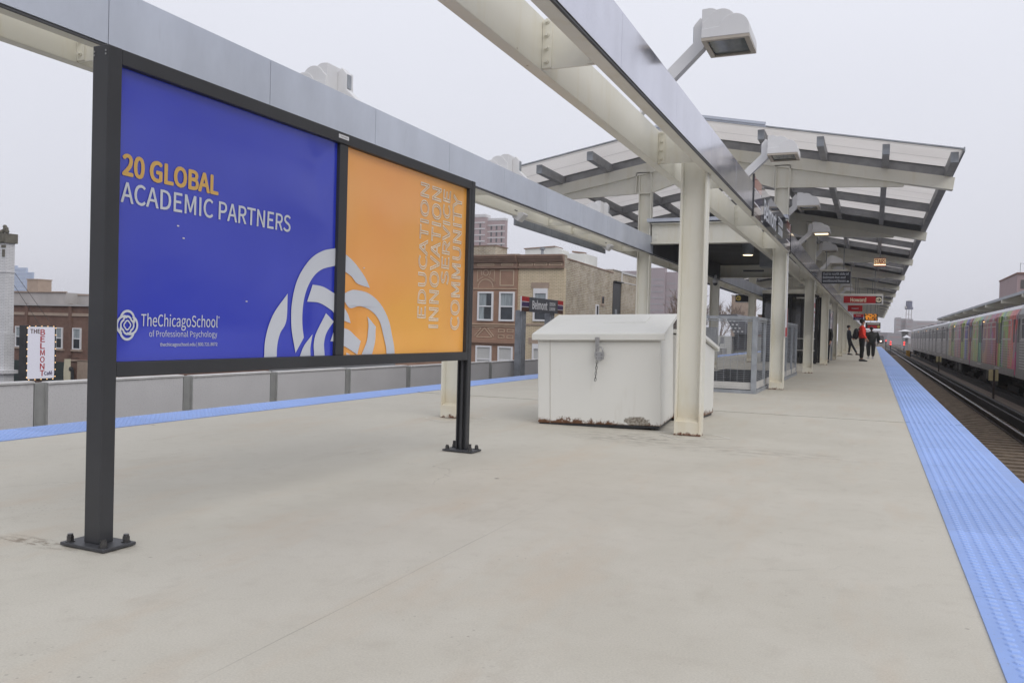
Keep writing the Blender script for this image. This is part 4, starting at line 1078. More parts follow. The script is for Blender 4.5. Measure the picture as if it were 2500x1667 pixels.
# ------------------------------------------------------------------ signs
def arrow_disc(mb_y, mb_k, c, r, O, U, V, left=False):
    """yellow disc with a dark arrow cut into it"""
    s = -1 if left else 1
    flat_poly(mb_y, [(c[0]+r*math.cos(2*math.pi*i/28), c[1]+r*math.sin(2*math.pi*i/28)) for i in range(28)], O, U, V)
    O2 = Vector(O)+Vector(U).cross(Vector(V))*0.0015
    A = lambda pts: [(c[0]+s*x*r, c[1]+y*r) for x, y in pts]
    flat_poly(mb_k, A([(-1.02, -0.10), (0.45, -0.10), (0.45, 0.10), (-1.02, 0.10)]), O2, U, V)
    flat_poly(mb_k, A([(0.78, 0.0), (-0.02, 0.62), (-0.12, 0.45), (0.40, 0.0)]), O2, U, V); flat_poly(mb_k, A([(0.78, 0.0), (0.40, 0.0), (-0.12, -0.45), (-0.02, -0.62)]), O2, U, V)
# Belmont station sign on two posts by the barrier
t = thing('station_sign', 'Belmont station name sign with striped ends on two galvanised posts', 'sign')
m = MB(); m.box(-10.06, -9.97, 24.16, 26.72, 1.565, 2.03); bd = m.build('name_board', 'sign_grey', t, 0.004)
text('lettering', 'Belmont', 'sign_white', bd, (-9.966, 0, 0), YA, ZA, (24.40, 1.665, 25.70, 1.945), bold=0.028)
text('lettering', '3200N', 'sign_white', bd, (-9.966, 0, 0), YA, ZA, (25.90, 1.82, 26.45, 1.93), bold=0.02)
text('lettering', '1000W', 'sign_white', bd, (-9.966, 0, 0), YA, ZA, (25.90, 1.66, 26.45, 1.77), bold=0.02)
for (a, b) in ((23.56, 24.158), (26.722, 27.28)):
    m = MB(); m.box(-10.03, -9.985, a, b, 1.57, 2.03, 0)
    for i, (z0, z1, k) in enumerate(((1.885, 2.03, 1), (1.724, 1.858, 2), (1.57, 1.697, 3))): m.box(-9.985, -9.98, a, b, z0, z1, k)
    m.build('striped_end', ['sign_white', 'sign_red', 'sign_purple', 'sign_brown'], t)
for y in (23.9, 26.42):
    m = MB(); m.box(-10.26, -10.08, y-0.18, y+0.02, -1.3, 1.60, 0); m.box(-10.08, -10.05, y-0.16, y+0.20, -1.3, 1.60, 1); m.build('post', ['galv_mid', 'galv'], t)
base(t, (-10.1, 25.2, -1.3))
# glossy Belmont sign hung on the right fascia
t = thing('station_sign', 'glossy Belmont sign fixed to the shiny beam at the canopy edge', 'sign')
XG = -1.425
m = MB(); m.box(XG-0.012, XG, 11.50, 15.02, 2.51, 3.005); bd = m.build('name_board', 'gl_grey', t, 0.003)
text('lettering', 'Belmont', 'txt_white', bd, (XG+0.003, 0, 0), YA, ZA, (11.80, 2.61, 13.32, 2.885), bold=0.02)
text('lettering', '3200N', 'txt_white', bd, (XG+0.003, 0, 0), YA, ZA, (13.62, 2.76, 14.3, 2.88), bold=0.02)
text('lettering', '1000W', 'txt_white', bd, (XG+0.003, 0, 0), YA, ZA, (13.62, 2.61, 14.3, 2.73), bold=0.02)
for (a, b) in ((10.74, 11.498), (15.022, 15.78)):
    m = MB(); m.box(XG-0.012, XG-0.004, a, b, 2.51, 3.005, 0)
    for (z0, z1, k) in ((2.865, 3.005, 1), (2.69, 2.84, 2), (2.51, 2.665, 3)): m.box(XG-0.004, XG, a, b, z0, z1, k)
    m.build('striped_end', ['sign_white', 'gl_red', 'gl_purple', 'gl_brown'], t)
m = MB()
for y in (10.73, 15.79): m.box(XG-0.02, XG+0.006, y-0.014, y+0.014, 2.49, 3.02); 
m.build('end_bar', 'dark_steel', t)
m = MB()
for y in (10.9, 11.6, 13.3, 14.9, 15.6):
    for z in (2.53, 2.985): m.tube([(XG, y, z), (XG+0.012, y, z)], 0.014, 8)
m.build('standoffs', 'steel', t); base(t, (XG, 13.2, 2.5))
# dark wayfinding sign
def hanger(t, xs, y, z0, z1):
    for x in xs: box('hanger_rod', 'galv_dark', t, x-0.012, x+0.012, y+0.02, y+0.044, z0, z1)
t = thing('direction_sign', 'dark sign reading Out to north side of Belmont Ave and westbound buses', 'sign')
m = MB(); m.box(-1.36, -0.618, 24.5, 24.57, 2.488, 2.822); bd = m.build('board', 'sign_dark', t, 0.004)
for i, (s_, wd) in enumerate((('Out to north side of', 0.66), ('Belmont Ave and', 0.575), ('westbound buses', 0.585))):
    text('lettering', s_, 'txt_white', bd, (0, 24.498, 0), XA, ZA, (-1.325, 2.725-i*0.095, -1.325+wd, 2.793-i*0.095), bold=0.012)
m = MB(); m.box(-0.715, -0.655, 24.4965, 24.4985, 2.535, 2.556); m.box(-0.705, -0.665, 24.4965, 24.4985, 2.560, 2.572); m.build('bus_symbol', 'txt_white', bd)
m = MB(); m.box(-1.40, -0.70, 24.46, 24.60, 2.845, 2.875); m.build('support_bar', 'creamclean', t); hanger(t, (-1.25, -0.8), 24.5, 2.87, 4.3); base(t, (-1, 24.5, 2.49))
# Howard sign
t = thing('destination_sign', 'red Howard sign with yellow arrow in a pale frame', 'sign')
m = MB(); a, b, z0, z1 = -1.19, 0.315, 2.36, 2.74
m.box(a, b, 36.0, 36.16, z0, z1); m.build('case', 'cap_light', t, 0.01)
m = MB(); m.box(a+0.05, 0.045, 35.99, 36.0, z0+0.055, z1-0.05); rd = m.build('red_field', 'sign_red', t)
m = MB(); m.box(0.047, b-0.05, 35.99, 36.0, z0+0.055, z1-0.05); bf = m.build('arrow_field', 'sign_black', t)
text('lettering', 'Howard', 'txt_cream', rd, (0, 35.988, 0), XA, ZA, (-0.88, 2.465, -0.31, 2.625), bold=0.03)
my, mk = MB(), MB(); arrow_disc(my, mk, (0.155, 2.552), 0.108, (0, 35.988, 0), XA, ZA); my.build('arrow_disc', 'txt_cream', bf, recalc=False); mk.build('arrow', 'sign_black', bf, recalc=False)
m = MB(); m.box(a-0.25, b, 36.05, 36.11, z1+0.0, z1+0.05); m.build('support_bar', 'creamclean', t); hanger(t, (-0.9, 0.0), 36.05, z1+0.05, 4.2); base(t, (-0.4, 36, 2.36))
def small_red(y, x0, x1, z0, z1, lab, lower=False):
    t = thing('destination_sign', lab, 'sign')
    m = MB(); m.box(x0, x1, y, y+0.1, z0, z1); bd = m.build('board', 'sign_purple' if lower else 'sign_red', t)
    if lower: 
        m = MB(); m.box(x0, x1, y-0.006, y, (z0+z1)/2, z1); m.build('red_field', 'sign_red', t)
    text('lettering', 'Howard', 'txt_white', bd, (0, y-0.01, 0), XA, ZA, (x0+(x1-x0)*0.28, z0+(z1-z0)*(0.40 if not lower else 0.65), x0+(x1-x0)*0.72, z0+(z1-z0)*(0.62 if not lower else 0.85)), bold=0.02)
    if lower: text('lettering', 'Purple Line', 'txt_white', bd, (0, y-0.01, 0), XA, ZA, (x0+(x1-x0)*0.2, z0+(z1-z0)*0.12, x0+(x1-x0)*0.75, z0+(z1-z0)*0.34))
    m = MB(); m.box(x0-0.1, x1, y+0.03, y+0.07, z1+0.01, z1+0.05); m.build('support_bar', 'creamclean', t); hanger(t, ((x0+x1)/2,), y, z1+0.05, 4.3); base(t, ((x0+x1)/2, y, z0))
small_red(42.0, -1.14, -0.50, 2.26, 2.54, 'small dark red Howard sign hanging below the framed Howard sign')
small_red(50.0, -1.05, -0.52, 2.02, 2.36, 'small red over purple line sign beyond the dark red Howard sign', True)
def led_board(y, x0, x1, z0, z1, lab, rows, red=False):
    t = thing('train_display', lab, 'display', 'black train arrival displays')
    m = MB(); m.box(x0, x1, y, y+0.22, z0, z1); m.build('case', 'sign_black', t, 0.006)
    m = MB(); h = (z1-z0)/(rows+0.6)
    for r in range(rows):
        x = x0+0.06+rnd.uniform(0, .05)
        while x < x1-0.09:
            w_ = rnd.uniform(0.010, 0.022); m.box(x, min(x+w_, x1-0.05), y-0.004, y, z1-h*(r+1)+0.01, z1-h*(r+0.35)); x += w_+rnd.choice((0.006, 0.006, 0.02))
            if rnd.random() < 0.10: x += 0.08
    m.build('led_text', 'led', t)
    if red:
        m = MB(); m.box(x0+0.12, x1-0.02, y-0.008, y-0.004, z0+0.02, z0+(z1-z0)*0.5); m.build('red_field', 'sign_red', t)
    hanger(t, (x0+0.15, x1-0.15), y, z1, 4.2); base(t, ((x0+x1)/2, y, z0))
led_board(40.5, -0.85, 0.06, 2.62, 2.98, 'black train display with orange text above the framed Howard sign', 3)
led_board(55.0, -0.55, 0.22, 2.10, 2.52, 'black train display full of orange text beyond the Howard signs', 5)
t = thing('direction_sign', 'small red sign with yellow arrow above the people at the platform far part', 'sign')
m = MB(); m.box(-0.5, 0.42, 60.0, 60.1, 1.68, 2.08); m.build('board', 'sign_black', t)
m = MB(); m.box(-0.36, 0.20, 59.99, 60.0, 1.72, 1.90); m.build('red_field', 'sign_red', t)
m = MB(); m.box(-0.4, 0.35, 59.99, 60.0, 1.94, 2.05); m.build('pale_field', 'trim_beige', t)
my, mk = MB(), MB(); arrow_disc(my, mk, (0.30, 1.81), 0.08, (0, 59.988, 0), XA, ZA, True); my.build('arrow_disc', 'arrow_yellow', t, recalc=False); mk.build('arrow', 'sign_black', t, recalc=False)
hanger(t, (-0.2, 0.2), 60, 2.08, 4.2); base(t, (0, 60, 1.7))
t = thing('exit_sign', 'lit STAIRS sign in red letters hanging from the canopy', 'sign')
m = MB(); m.box(-0.05, 0.305, 30.0, 30.03, 3.42, 3.655); m.build('plate', 'stairs_lit', t)
text('lettering', 'STAIRS', 'sign_red', t, (0, 29.997, 0), XA, ZA, (-0.035, 3.475, 0.29, 3.635), bold=0.03)
m = MB(); m.box(-0.06, 0.315, 29.99, 30.04, 3.40, 3.43); m.box(-0.06, 0.315, 29.99, 30.04, 3.655, 3.675); m.build('frame', 'sign_red', t)
m = MB(); m.box(-0.05, 0.305, 29.985, 29.99, 3.435, 3.455); m.build('light_strip', 'lamp_warm', t)
hanger(t, (0.13,), 30, 3.67, 4.1); base(t, (0.13, 30, 3.4))
t = thing('direction_sign', 'black sign with yellow arrow disc beside the barrier-side columns', 'sign')
m = MB(); m.box(-5.108, -4.36, 34.0, 34.12, 2.335, 2.622); m.build('board', 'sign_black', t)
my, mk = MB(), MB(); arrow_disc(my, mk, (-4.985, 2.478), 0.098, (0, 33.995, 0), XA, ZA, True); my.build('arrow_disc', 'arrow_yellow', t, recalc=False); mk.build('arrow', 'sign_black', t, recalc=False)
m = MB(); m.box(-5.12, -4.35, 33.99, 34.13, 2.31, 2.335); m.box(-5.0, -4.8, 34.0, 34.1, 2.622, 2.9); m.build('frame', 'cap_light', t); base(t, (-4.7, 34, 2.31))
m = MB(); m.prism([(-5.0, 2.62), (-4.75, 2.62), (-4.75, 2.95), (-5.0, 2.80)], 'y', 24.5, 33.5)
tag(m.build('cable_tray', 'dark_steel'), 'dark cable tray hung outside the dull beam before the arrow sign', 'tray')

# ------------------------------------------------------------------ train
def make_car(kind):
    t = thing('train_car', 'tmp', 'train', 'cars of the standing train')
    L = 14.2; h = L/2; body = {'grey': 'train_steel', 'full': 'wrap_full', 'part': 'wrap_part'}[kind]
    m = MB(); m.prism([(-1.42, -0.14), (-1.42, 1.55), (-1.385, 1.95), (-1.30, 2.16), (1.30, 2.16), (1.385, 1.95), (1.42, 1.55), (1.42, -0.14)], 'y', -h, h); bd = m.build('body', body, t, 0.02)
    m = MB(); m.prism([(-1.30, 2.162), (-1.15, 2.31), (-0.7, 2.44), (0, 2.48), (0.7, 2.44), (1.15, 2.31), (1.30, 2.162)], 'y', -h+0.02, h-0.02); rf = m.build('roof', 'train_roof', t)
    m = MB(); m.box(-0.45, 0.45, -3.5, -1.2, 2.47, 2.60); m.build('roof_unit', 'train_box', rf); m = MB(); m.box(-0.45, 0.45, 1.5, 3.8, 2.47, 2.60); m.build('roof_unit', 'train_box', rf)
    m = MB(); m.box(-1.435, 1.435, -h+0.05, h-0.05, -0.20, 0.06); m.build('side_sill', 'train_steel', t)
    segs = [(-h+0.75, -3.75), (-2.25, 2.25), (3.75, h-0.75)]
    for s in (-1, 1):
        m = MB()
        for a, b in segs:
            for k in range(10):
                z = 0.13+k*0.092; m.box(s*1.42, s*1.437, a, b, z, z+0.034)
            m.box(s*1.42, s*1.44, a, b, 1.045, 1.085)
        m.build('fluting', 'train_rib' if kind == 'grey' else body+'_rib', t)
        wins = [(-h+1.0, -3.95)]+[(-2.1+i*1.42, -2.1+i*1.42+1.28) for i in range(3)]+[(3.95, h-1.0)]
        for a, b in wins:
            m = MB(); m.box(s*1.405, s*1.424, a, b, 1.14, 1.78); wn = m.build('window', 'train_glass' if kind == 'grey' else body, t)
            m = MB()
            for (q0, q1, z0, z1) in ((a-0.045, a, 1.10, 1.82), (b, b+0.045, 1.10, 1.82), (a, b, 1.10, 1.14), (a, b, 1.78, 1.82), (a, b, 1.60, 1.625)): m.box(s*1.41, s*1.432, q0, q1, z0, z1)
            m.build('frame', 'train_rib', wn)
        for yc in (-3.0, 3.0):
            m = MB(); m.box(s*1.38, s*1.4225, yc-0.66, yc+0.66, 0.02, 1.98); d = m.build('door', body, t)
            m = MB()
            for q in (-0.68, 0.64): m.box(s*1.41, s*1.426, yc+q, yc+q+0.09, 0.02, 1.98)
            m.box(s*1.41, s*1.4265, yc-0.015, yc+0.015, 0.02, 1.98); m.build('door_edge', 'train_under', d)
            m = MB()
            for q in (-0.52, 0.12): m.box(s*1.41, s*1.4245, yc+q, yc+q+0.40, 0.95, 1.75)
            m.build('door_glass', 'train_glass', d)
            m = MB(); m.box(s*1.40, s*1.47, yc-0.66, yc+0.66, -0.03, 0.0); m.build('threshold', 'train_rib', d)
        m = MB()
        for yy in (-h+0.35, h-0.35): m.box(s*1.41, s*1.425, yy-0.16, yy+0.16, 1.0, 1.8)
        m.build('cab_window', 'train_glass', t)
        m = MB()
        for yy in (-4.9, -1.5, 0.9, 4.6): m.box(s*1.40, s*1.44, yy, yy+0.35, 1.86, 1.95)
        m.build('vent_hood', 'train_rib', t)
        m = MB(); m.box(s*1.39, s*1.43, 2.05, 2.13, 1.86, 1.90); m.build('door_lamp', 'bulb', t)
    m = MB(); m.box(-1.35, 1.35, -2.6, -0.2, -0.72, -0.20); m.box(-1.30, 1.30, 0.2, 2.4, -0.66, -0.20); m.box(-1.0, 1.0, -h+0.2, h-0.2, -0.42, -0.20)
    m.box(-1.36, -1.30, -1.9, -1.1, -0.62, -0.3, 1); m.box(-1.34, -1.28, 0.7, 1.2, -0.6, -0.25, 1); m.build('underfloor_gear', ['train_under', 'train_box'], t)
    for yc in (-4.6, 4.6):
        m = MB(); m.box(-0.95, 0.95, yc-1.35, yc+1.35, -0.78, -0.50); m.box(-1.10, -0.95, yc-1.3, yc+1.3, -0.82, -0.62); m.box(0.95, 1.10, yc-1.3, yc+1.3, -0.82, -0.62); tr = m.build('truck', 'train_under', t)
        for dy in (-0.95, 0.95):
            m = MB()
            for s in (-1, 1): m.tube([(s*0.80, yc+dy, -0.72), (s*0.67, yc+dy, -0.72)], 0.345, 20)
            m.build('wheel', 'train_box', tr)
    m = MB()
    for s in (-1, 1):
        m.box(-0.5, 0.5, s*h, s*(h+0.1), 0.0, 1.95); 
        m.bar((-0.2, s*h, -0.5), (-0.2, s*(h+0.14), -0.5), 0.2, 0.2)
    m.build('end_door', 'train_under', t)
    m = MB()
    for s in (-1, 1):
        for z in (0.35, 1.05, 1.6): m.box(-1.30, -0.5, s*(h+0.04), s*(h+0.06), z, z+0.03)
    m.build('gate_bars', 'train_rib', t)
    return t
YC0 = 40.25
cg = make_car('grey'); cf = make_car('full'); ch_ = make_car('part')
# grey-backed upper bands keep the ends of wrapped cars bare
cg.location = (TR2, YC0-14.5, 0); cg['label'] = 'bare steel train car coupled in front of the boldest coloured car'
cf.location = (TR2, YC0, 0); cf['label'] = 'train car wrapped in bold green, tan and red colour blocks'
ch_.location = (TR2, YC0+14.5, 0); ch_['label'] = 'train car wrapped in yellow green and dull red, beyond the boldest coloured car'
for k, lab in ((2, 'bare steel train car just beyond the two colour wrapped cars'), (3, 'second bare steel train car beyond the colour wrapped ones'), (4, 'third bare steel train car beyond the colour wrapped ones'), (5, 'far end car of the standing train beside the signals')):
    dup(cg, (TR2, YC0+14.5*k, 0), None, lab)
def track_sign(x, y, z0, z1, w_, lab):
    t = thing('track_sign', lab, 'sign', 'yellow boards on posts between the tracks')
    m = MB(); m.box(x-w_, x-0.02, y, y+0.05, z0, z1); m.box(x+0.05, x+w_, y, y+0.05, z0, z1); m.build('board', 'yellow_board', t)
    m = MB(); m.box(x-0.02, x+0.05, y-0.01, y+0.04, -1.24, z1); m.build('post', 'rail_side', t); base(t, (x, y, -1.24))
track_sign(4.10, 35.0, -0.43, -0.02, 0.155, 'larger yellow board on a post in front of the colourful car')
track_sign(4.05, 62.0, -0.42, -0.06, 0.16, 'smaller far yellow board on a post before the bare steel cars')
t = thing('relay_box', 'orange yellow box low beside the far end of the train', 'box')
m = MB(); m.box(3.9, 4.35, 117, 117.6, -1.24, -0.35); m.build('case', 'orange_box', t, 0.01); m = MB(); m.box(4.36, 4.5, 117, 117.6, -1.24, -0.5); m.build('back', 'rail_side', t); base(t, (4.1, 117, -1.24))

# ------------------------------------------------------------------ opposite platform and canopy
struct(MB().box(7.5, 13.5, -6, 119, -0.3, 0.0).build('platform', 'platform'))
oc = thing('canopy', 'canopy of the opposite platform behind the train with grey eave', 'canopy')
m = MB(); m.add([(7.42, 20, 3.83), (10.4, 20, 4.42), (10.4, 119, 4.42), (7.42, 119, 3.83), (7.42, 20, 3.85), (10.4, 20, 4.44), (10.4, 119, 4.44), (7.42, 119, 3.85)], [(0,1,2,3),(4,5,6,7),(0,1,5,4),(1,2,6,5),(2,3,7,6),(3,0,4,7)]); m.build('roof_deck', 'opp_under', oc)
m = MB(); m.add([(10.4, 20, 4.42), (13.4, 20, 3.83), (13.4, 119, 3.83), (10.4, 119, 4.42), (10.4, 20, 4.44), (13.4, 20, 3.85), (13.4, 119, 3.85), (10.4, 119, 4.44)], [(0,1,2,3),(4,5,6,7),(0,1,5,4),(1,2,6,5),(2,3,7,6),(3,0,4,7)]); m.build('roof_deck', 'opp_under', oc)
box('eave_purlin', 'galv', oc, 7.40, 7.52, 20, 119, 3.68, 3.84)
k = 0
for y in [28.3+8.05*i for i in range(12)]:
    m = MB(); m.prism([(7.36, 3.66), (7.36, 3.47), (8.2, 3.45), (9.4, 3.5), (9.4, 4.15)], 'y', y-0.08, y+0.08); m.prism([(9.4, 3.5), (9.4, 4.15), (10.4, 4.38), (10.4, 3.9)], 'y', y-0.08, y+0.08); m.build('rafter', 'creamclean', oc)
    m = MB(); m.box(9.3, 9.55, y-0.08, y+0.08, 0.0, 3.6); m.build('column', 'creamclean', oc)
m = MB(); m.box(9.2, 9.65, 24, 119, 2.6, 2.95); m.build('beam', 'opp_under', oc); base(oc, (9.4, 28, 0))

# ------------------------------------------------------------------ people
def skin(name, nodes, edges, mat, parent, sub=1, root=0):
    names = list(nodes); me = bpy.data.meshes.new(name)
    me.from_pydata([nodes[n][0] for n in names], [(names.index(a), names.index(b)) for a, b in edges], [])
    o = bpy.data.objects.new(name, me); COL.objects.link(o); o.parent = parent
    o.modifiers.new('skin', 'SKIN'); s = o.modifiers.new('sub', 'SUBSURF'); s.levels = sub; s.render_levels = sub
    lay = me.skin_vertices[0].data
    for i, n in enumerate(names):
        r = nodes[n][1]; lay[i].radius = r if isinstance(r, tuple) else (r, r)
    lay[root].use_root = True
    me.materials.append(MAT[mat]); o.modifiers['skin'].use_smooth_shade = True
    return o
def chain(*a): return list(zip(a, a[1:]))
def person(lab, H, coat, legs_m, shoe_m, skin_m, arms, feet, build=1.0, hood=False, coat_len=0.80, lean=0.0, hair=True):
    """faces +Y in local space; arms = ((elbow, wrist) right, left); feet = (knee, ankle) for both"""
    t = thing('person', lab, 'person', 'people waiting on the platform'); s = H/1.75; B = build
    V = lambda x, y, z: Vector((x*s, y*s, z*s))
    n = {}
    n['pelvis'] = (V(0, 0+lean*0.0, 0.95), (0.13*B*s, 0.10*B*s)); n['waist'] = (V(0, lean*0.15, 1.10), (0.12*B*s, 0.09*B*s)); n['chest'] = (V(0, lean*0.35, 1.30), (0.15*B*s, 0.11*B*s))
    n['base'] = (V(0, lean*0.5, 1.44), (0.075*s, 0.07*s)); n['neck'] = (V(0, lean*0.52+0.005, 1.50), 0.052*s); n['jaw'] = (V(0, lean*0.54+0.025, 1.56), (0.062*s, 0.07*s)); n['head'] = (V(0, lean*0.55+0.012, 1.645), (0.078*s, 0.095*s)); n['crown'] = (V(0, lean*0.56, 1.715), (0.062*s, 0.075*s))
    n['nose'] = (V(0, lean*0.55+0.112, 1.612), 0.014*s)
    e = chain('pelvis', 'waist', 'chest', 'base', 'neck', 'jaw', 'head', 'crown')+[('head', 'nose')]
    for sd, sg in (('r', 1), ('l', -1)):
        el, wr = arms[0 if sd == 'r' else 1]
        n['sh'+sd] = (V(sg*0.185*B, lean*0.42, 1.40), 0.062*s); n['el'+sd] = (V(*el), 0.045*s); n['wr'+sd] = (V(*wr), 0.029*s)
        d = (Vector(wr)-Vector(el)).normalized()
        q = Vector(wr)+d*0.085; n['pa'+sd] = (V(*q), (0.038*s, 0.02*s)); e += chain('chest', 'sh'+sd, 'el'+sd, 'wr'+sd, 'pa'+sd)
        sid = Vector((0, 1, 0))
        for i, ln in enumerate((0.055, 0.07, 0.075, 0.066)):
            f1 = q+sid*(0.027-0.018*i)+d*0.04; f2 = f1+d*ln*0.6+Vector((-sg*0.02, 0, 0)); nm = f'f{i}{sd}'
            n[nm] = (V(*f1), 0.0085*s); n[nm+'b'] = (V(*f2), 0.007*s); e += chain('pa'+sd, nm, nm+'b')
        th = Vector(wr)+d*0.045+sid*0.04; n['th'+sd] = (V(*th), 0.010*s); n['thb'+sd] = (V(*(th+d*0.045+sid*0.01)), 0.008*s); e += chain('wr'+sd, 'th'+sd, 'thb'+sd)
        kn, an = feet[0 if sd == 'r' else 1]
        n['hi'+sd] = (V(sg*0.095*B, 0, 0.88), 0.088*B*s); n['kn'+sd] = (V(*kn), 0.058*s); n['an'+sd] = (V(*an), 0.038*s)
        n['to'+sd] = (V(an[0]+sg*0.02, an[1]+0.17, 0.03), 0.026*s); e += chain('pelvis', 'hi'+sd, 'kn'+sd, 'an'+sd, 'to'+sd)
    body = skin('body', n, e, skin_m, t)
    # trousers
    k = {'pelvis': (n['pelvis'][0], (0.148*B*s, 0.118*B*s)), 'waist': (n['waist'][0]-V(0, 0, 0.05), (0.14*B*s, 0.11*B*s))}; ee = [('pelvis', 'waist')]
    for sd in 'rl':
        k['hi'+sd] = (n['hi'+sd][0], 0.105*B*s); k['kn'+sd] = (n['kn'+sd][0], 0.075*B*s); k['an'+sd] = (n['an'+sd][0]+V(0, 0, 0.02), 0.06*B*s); ee += chain('pelvis', 'hi'+sd, 'kn'+sd, 'an'+sd)
    skin('trousers', k, ee, legs_m, t)
    # coat
    k = {'chest': (n['chest'][0], (0.185*B*s, 0.145*B*s)), 'waist': (n['waist'][0], (0.175*B*s, 0.145*B*s)), 'hem': (V(0, 0, coat_len), (0.185*B*s, 0.15*B*s)), 'base': (n['base'][0]-V(0, 0, 0.01), (0.11*B*s, 0.095*B*s)), 'collar': (n['neck'][0]+V(0, 0, 0.0), (0.078*s, 0.075*s))}
    ee = chain('hem', 'waist', 'chest', 'base', 'collar')
    for sd in 'rl':
        k['sh'+sd] = (n['sh'+sd][0], 0.085*B*s); k['el'+sd] = (n['el'+sd][0], 0.068*B*s); k['wr'+sd] = (n['wr'+sd][0], 0.05*B*s); ee += chain('chest', 'sh'+sd, 'el'+sd, 'wr'+sd)
    if hood: k['hood'] = (n['base'][0]+V(0, -0.10, 0.03), (0.09*s, 0.07*s)); ee += [('base', 'hood')]
    skin('coat', k, ee, coat, t)
    if hair:
        m = MB(); hc = n['head'][0]; m.ico((hc.x, hc.y-0.022*s, hc.z+0.03*s), 0.093*s, 0.105*s, 0.098*s, 0, 14, 8); m.build('hair', 'hair', t, smooth=True)
    m = MB(); 
    for sg in (-1, 1): m.ico((hc.x+sg*0.083*s, hc.y+0.005, hc.z-0.03*s), 0.014*s, 0.022*s, 0.03*s, 0, 8, 5)
    m.build('ears', skin_m, t, smooth=True)
    m = MB()
    for sg in (-1, 1): m.ico((hc.x+sg*0.032*s, hc.y+0.090*s, hc.z-0.012*s), 0.012*s, 0.008*s, 0.008*s, 0, 8, 5)
    m.build('eyes', 'hair', t, smooth=True)
    m = MB(); m.ico((hc.x, hc.y+0.088*s, hc.z-0.085*s), 0.024*s, 0.008*s, 0.006*s, 0, 8, 5); m.build('mouth', 'sign_brown', t, smooth=True)
    for sd, sg in (('r', 1), ('l', -1)):
        a = n['an'+sd][0]; m = MB()
        m.prism([(a.y-0.075*s, 0.004), (a.y+0.215*s, 0.004), (a.y+0.215*s, 0.045*s), (a.y+0.13*s, 0.075*s), (a.y+0.03*s, 0.105*s), (a.y-0.07*s, 0.10*s)], 'x', a.x-0.045*s, a.x+0.048*s); m.build('shoe', shoe_m, t, 0.012)
    return t
stand = (((0.11, 0.01, 0.50), (0.10, 0.0, 0.09)), ((-0.11, 0.02, 0.50), (-0.10, 0.0, 0.09)))
p1 = person('person in a bright red hooded jacket and black trousers looking toward the tracks', 1.83, 'jacket_red', 'trousers', 'shoe', 'skin',
            (((0.235, -0.02, 1.15), (0.20, 0.13, 0.96)), ((-0.235, -0.03, 1.15), (-0.20, 0.10, 0.97))), stand, 1.0, True, 0.86)
p1.location = (-0.45, 39.2, 0); p1.rotation_euler = (0, 0, R_(-78))
t = thing('backpack', 'black backpack on the back of the person in the red jacket', 'bag')
m = MB(); m.ico((0, -0.25, 1.19), 0.155, 0.115, 0.25, 0, 14, 10); m.build('main_sack', 'bag', t, smooth=True)
m = MB(); m.ico((0, -0.33, 1.10), 0.11, 0.065, 0.13, 0, 12, 8); m.build('front_pocket', 'bag', t, smooth=True)
m = MB()
for sg in (-1, 1): m.tube([(sg*0.10, -0.18, 1.38), (sg*0.12, -0.02, 1.47), (sg*0.125, 0.13, 1.38), (sg*0.12, 0.13, 1.2), (sg*0.14, -0.14, 1.02)], 0.017, 6)
m.build('straps', 'bag', t, smooth=True); t.location = p1.location; t.rotation_euler = p1.rotation_euler
p2 = person('person in a bulky black puffer coat seen from behind, walking away', 1.60, 'jacket_black', 'trousers', 'shoe_light', 'skin_deep',
            (((0.36, -0.02, 1.12), (0.36, 0.10, 0.90)), ((-0.36, -0.02, 1.12), (-0.34, 0.06, 0.88))), (((0.12, 0.06, 0.50), (0.11, 0.0, 0.09)), ((-0.12, 0.04, 0.50), (-0.10, 0.10, 0.09))), 1.5, True, 0.74)
p2.location = (-0.09, 45.2, 0); p2.rotation_euler = (0, 0, R_(6))
t = thing('handbag', 'dark bag hanging at the side of the person in the puffer coat', 'bag')
m = MB(); m.prism([(-0.14, 0.0), (0.14, 0.0), (0.16, 0.20), (0.10, 0.27), (-0.10, 0.27), (-0.16, 0.20)], 'x', -0.08, 0.08); m.build('bag_body', 'bag', t, 0.02)
m = MB(); m.tube([(0, -0.08, 0.26), (0, -0.05, 0.42), (0, 0.05, 0.42), (0, 0.08, 0.26)], 0.012, 6); m.build('handles', 'bag', t); t.location = (-0.47, 45.25, 0.33)
p3 = person('person in dark jacket and jeans leaning on a far column with crossed feet', 1.76, 'jacket_navy', 'jeans', 'shoe', 'skin',
            (((0.22, 0.02, 1.15), (0.14, 0.16, 1.0)), ((-0.22, 0.02, 1.15), (-0.14, 0.16, 1.0))), (((0.10, 0.20, 0.50), (0.09, 0.42, 0.09)), ((-0.10, 0.05, 0.50), (-0.10, 0.0, 0.09))), 1.0, True, 0.84, -0.10)
p3.location = (-1.30, 53.4, 0); p3.rotation_euler = (0, 0, R_(-82))
p4 = person('person in a black coat almost wholly hidden behind the map board', 1.62, 'jacket_black', 'jeans', 'shoe', 'skin',
            (((0.25, 0.02, 1.12), (0.22, 0.12, 0.92)), ((-0.25, 0.02, 1.12), (-0.22, 0.12, 0.92))), stand, 1.1, False, 0.6)
p4.location = (-1.72, 35.0, 0); p4.rotation_euler = (0, 0, R_(170))

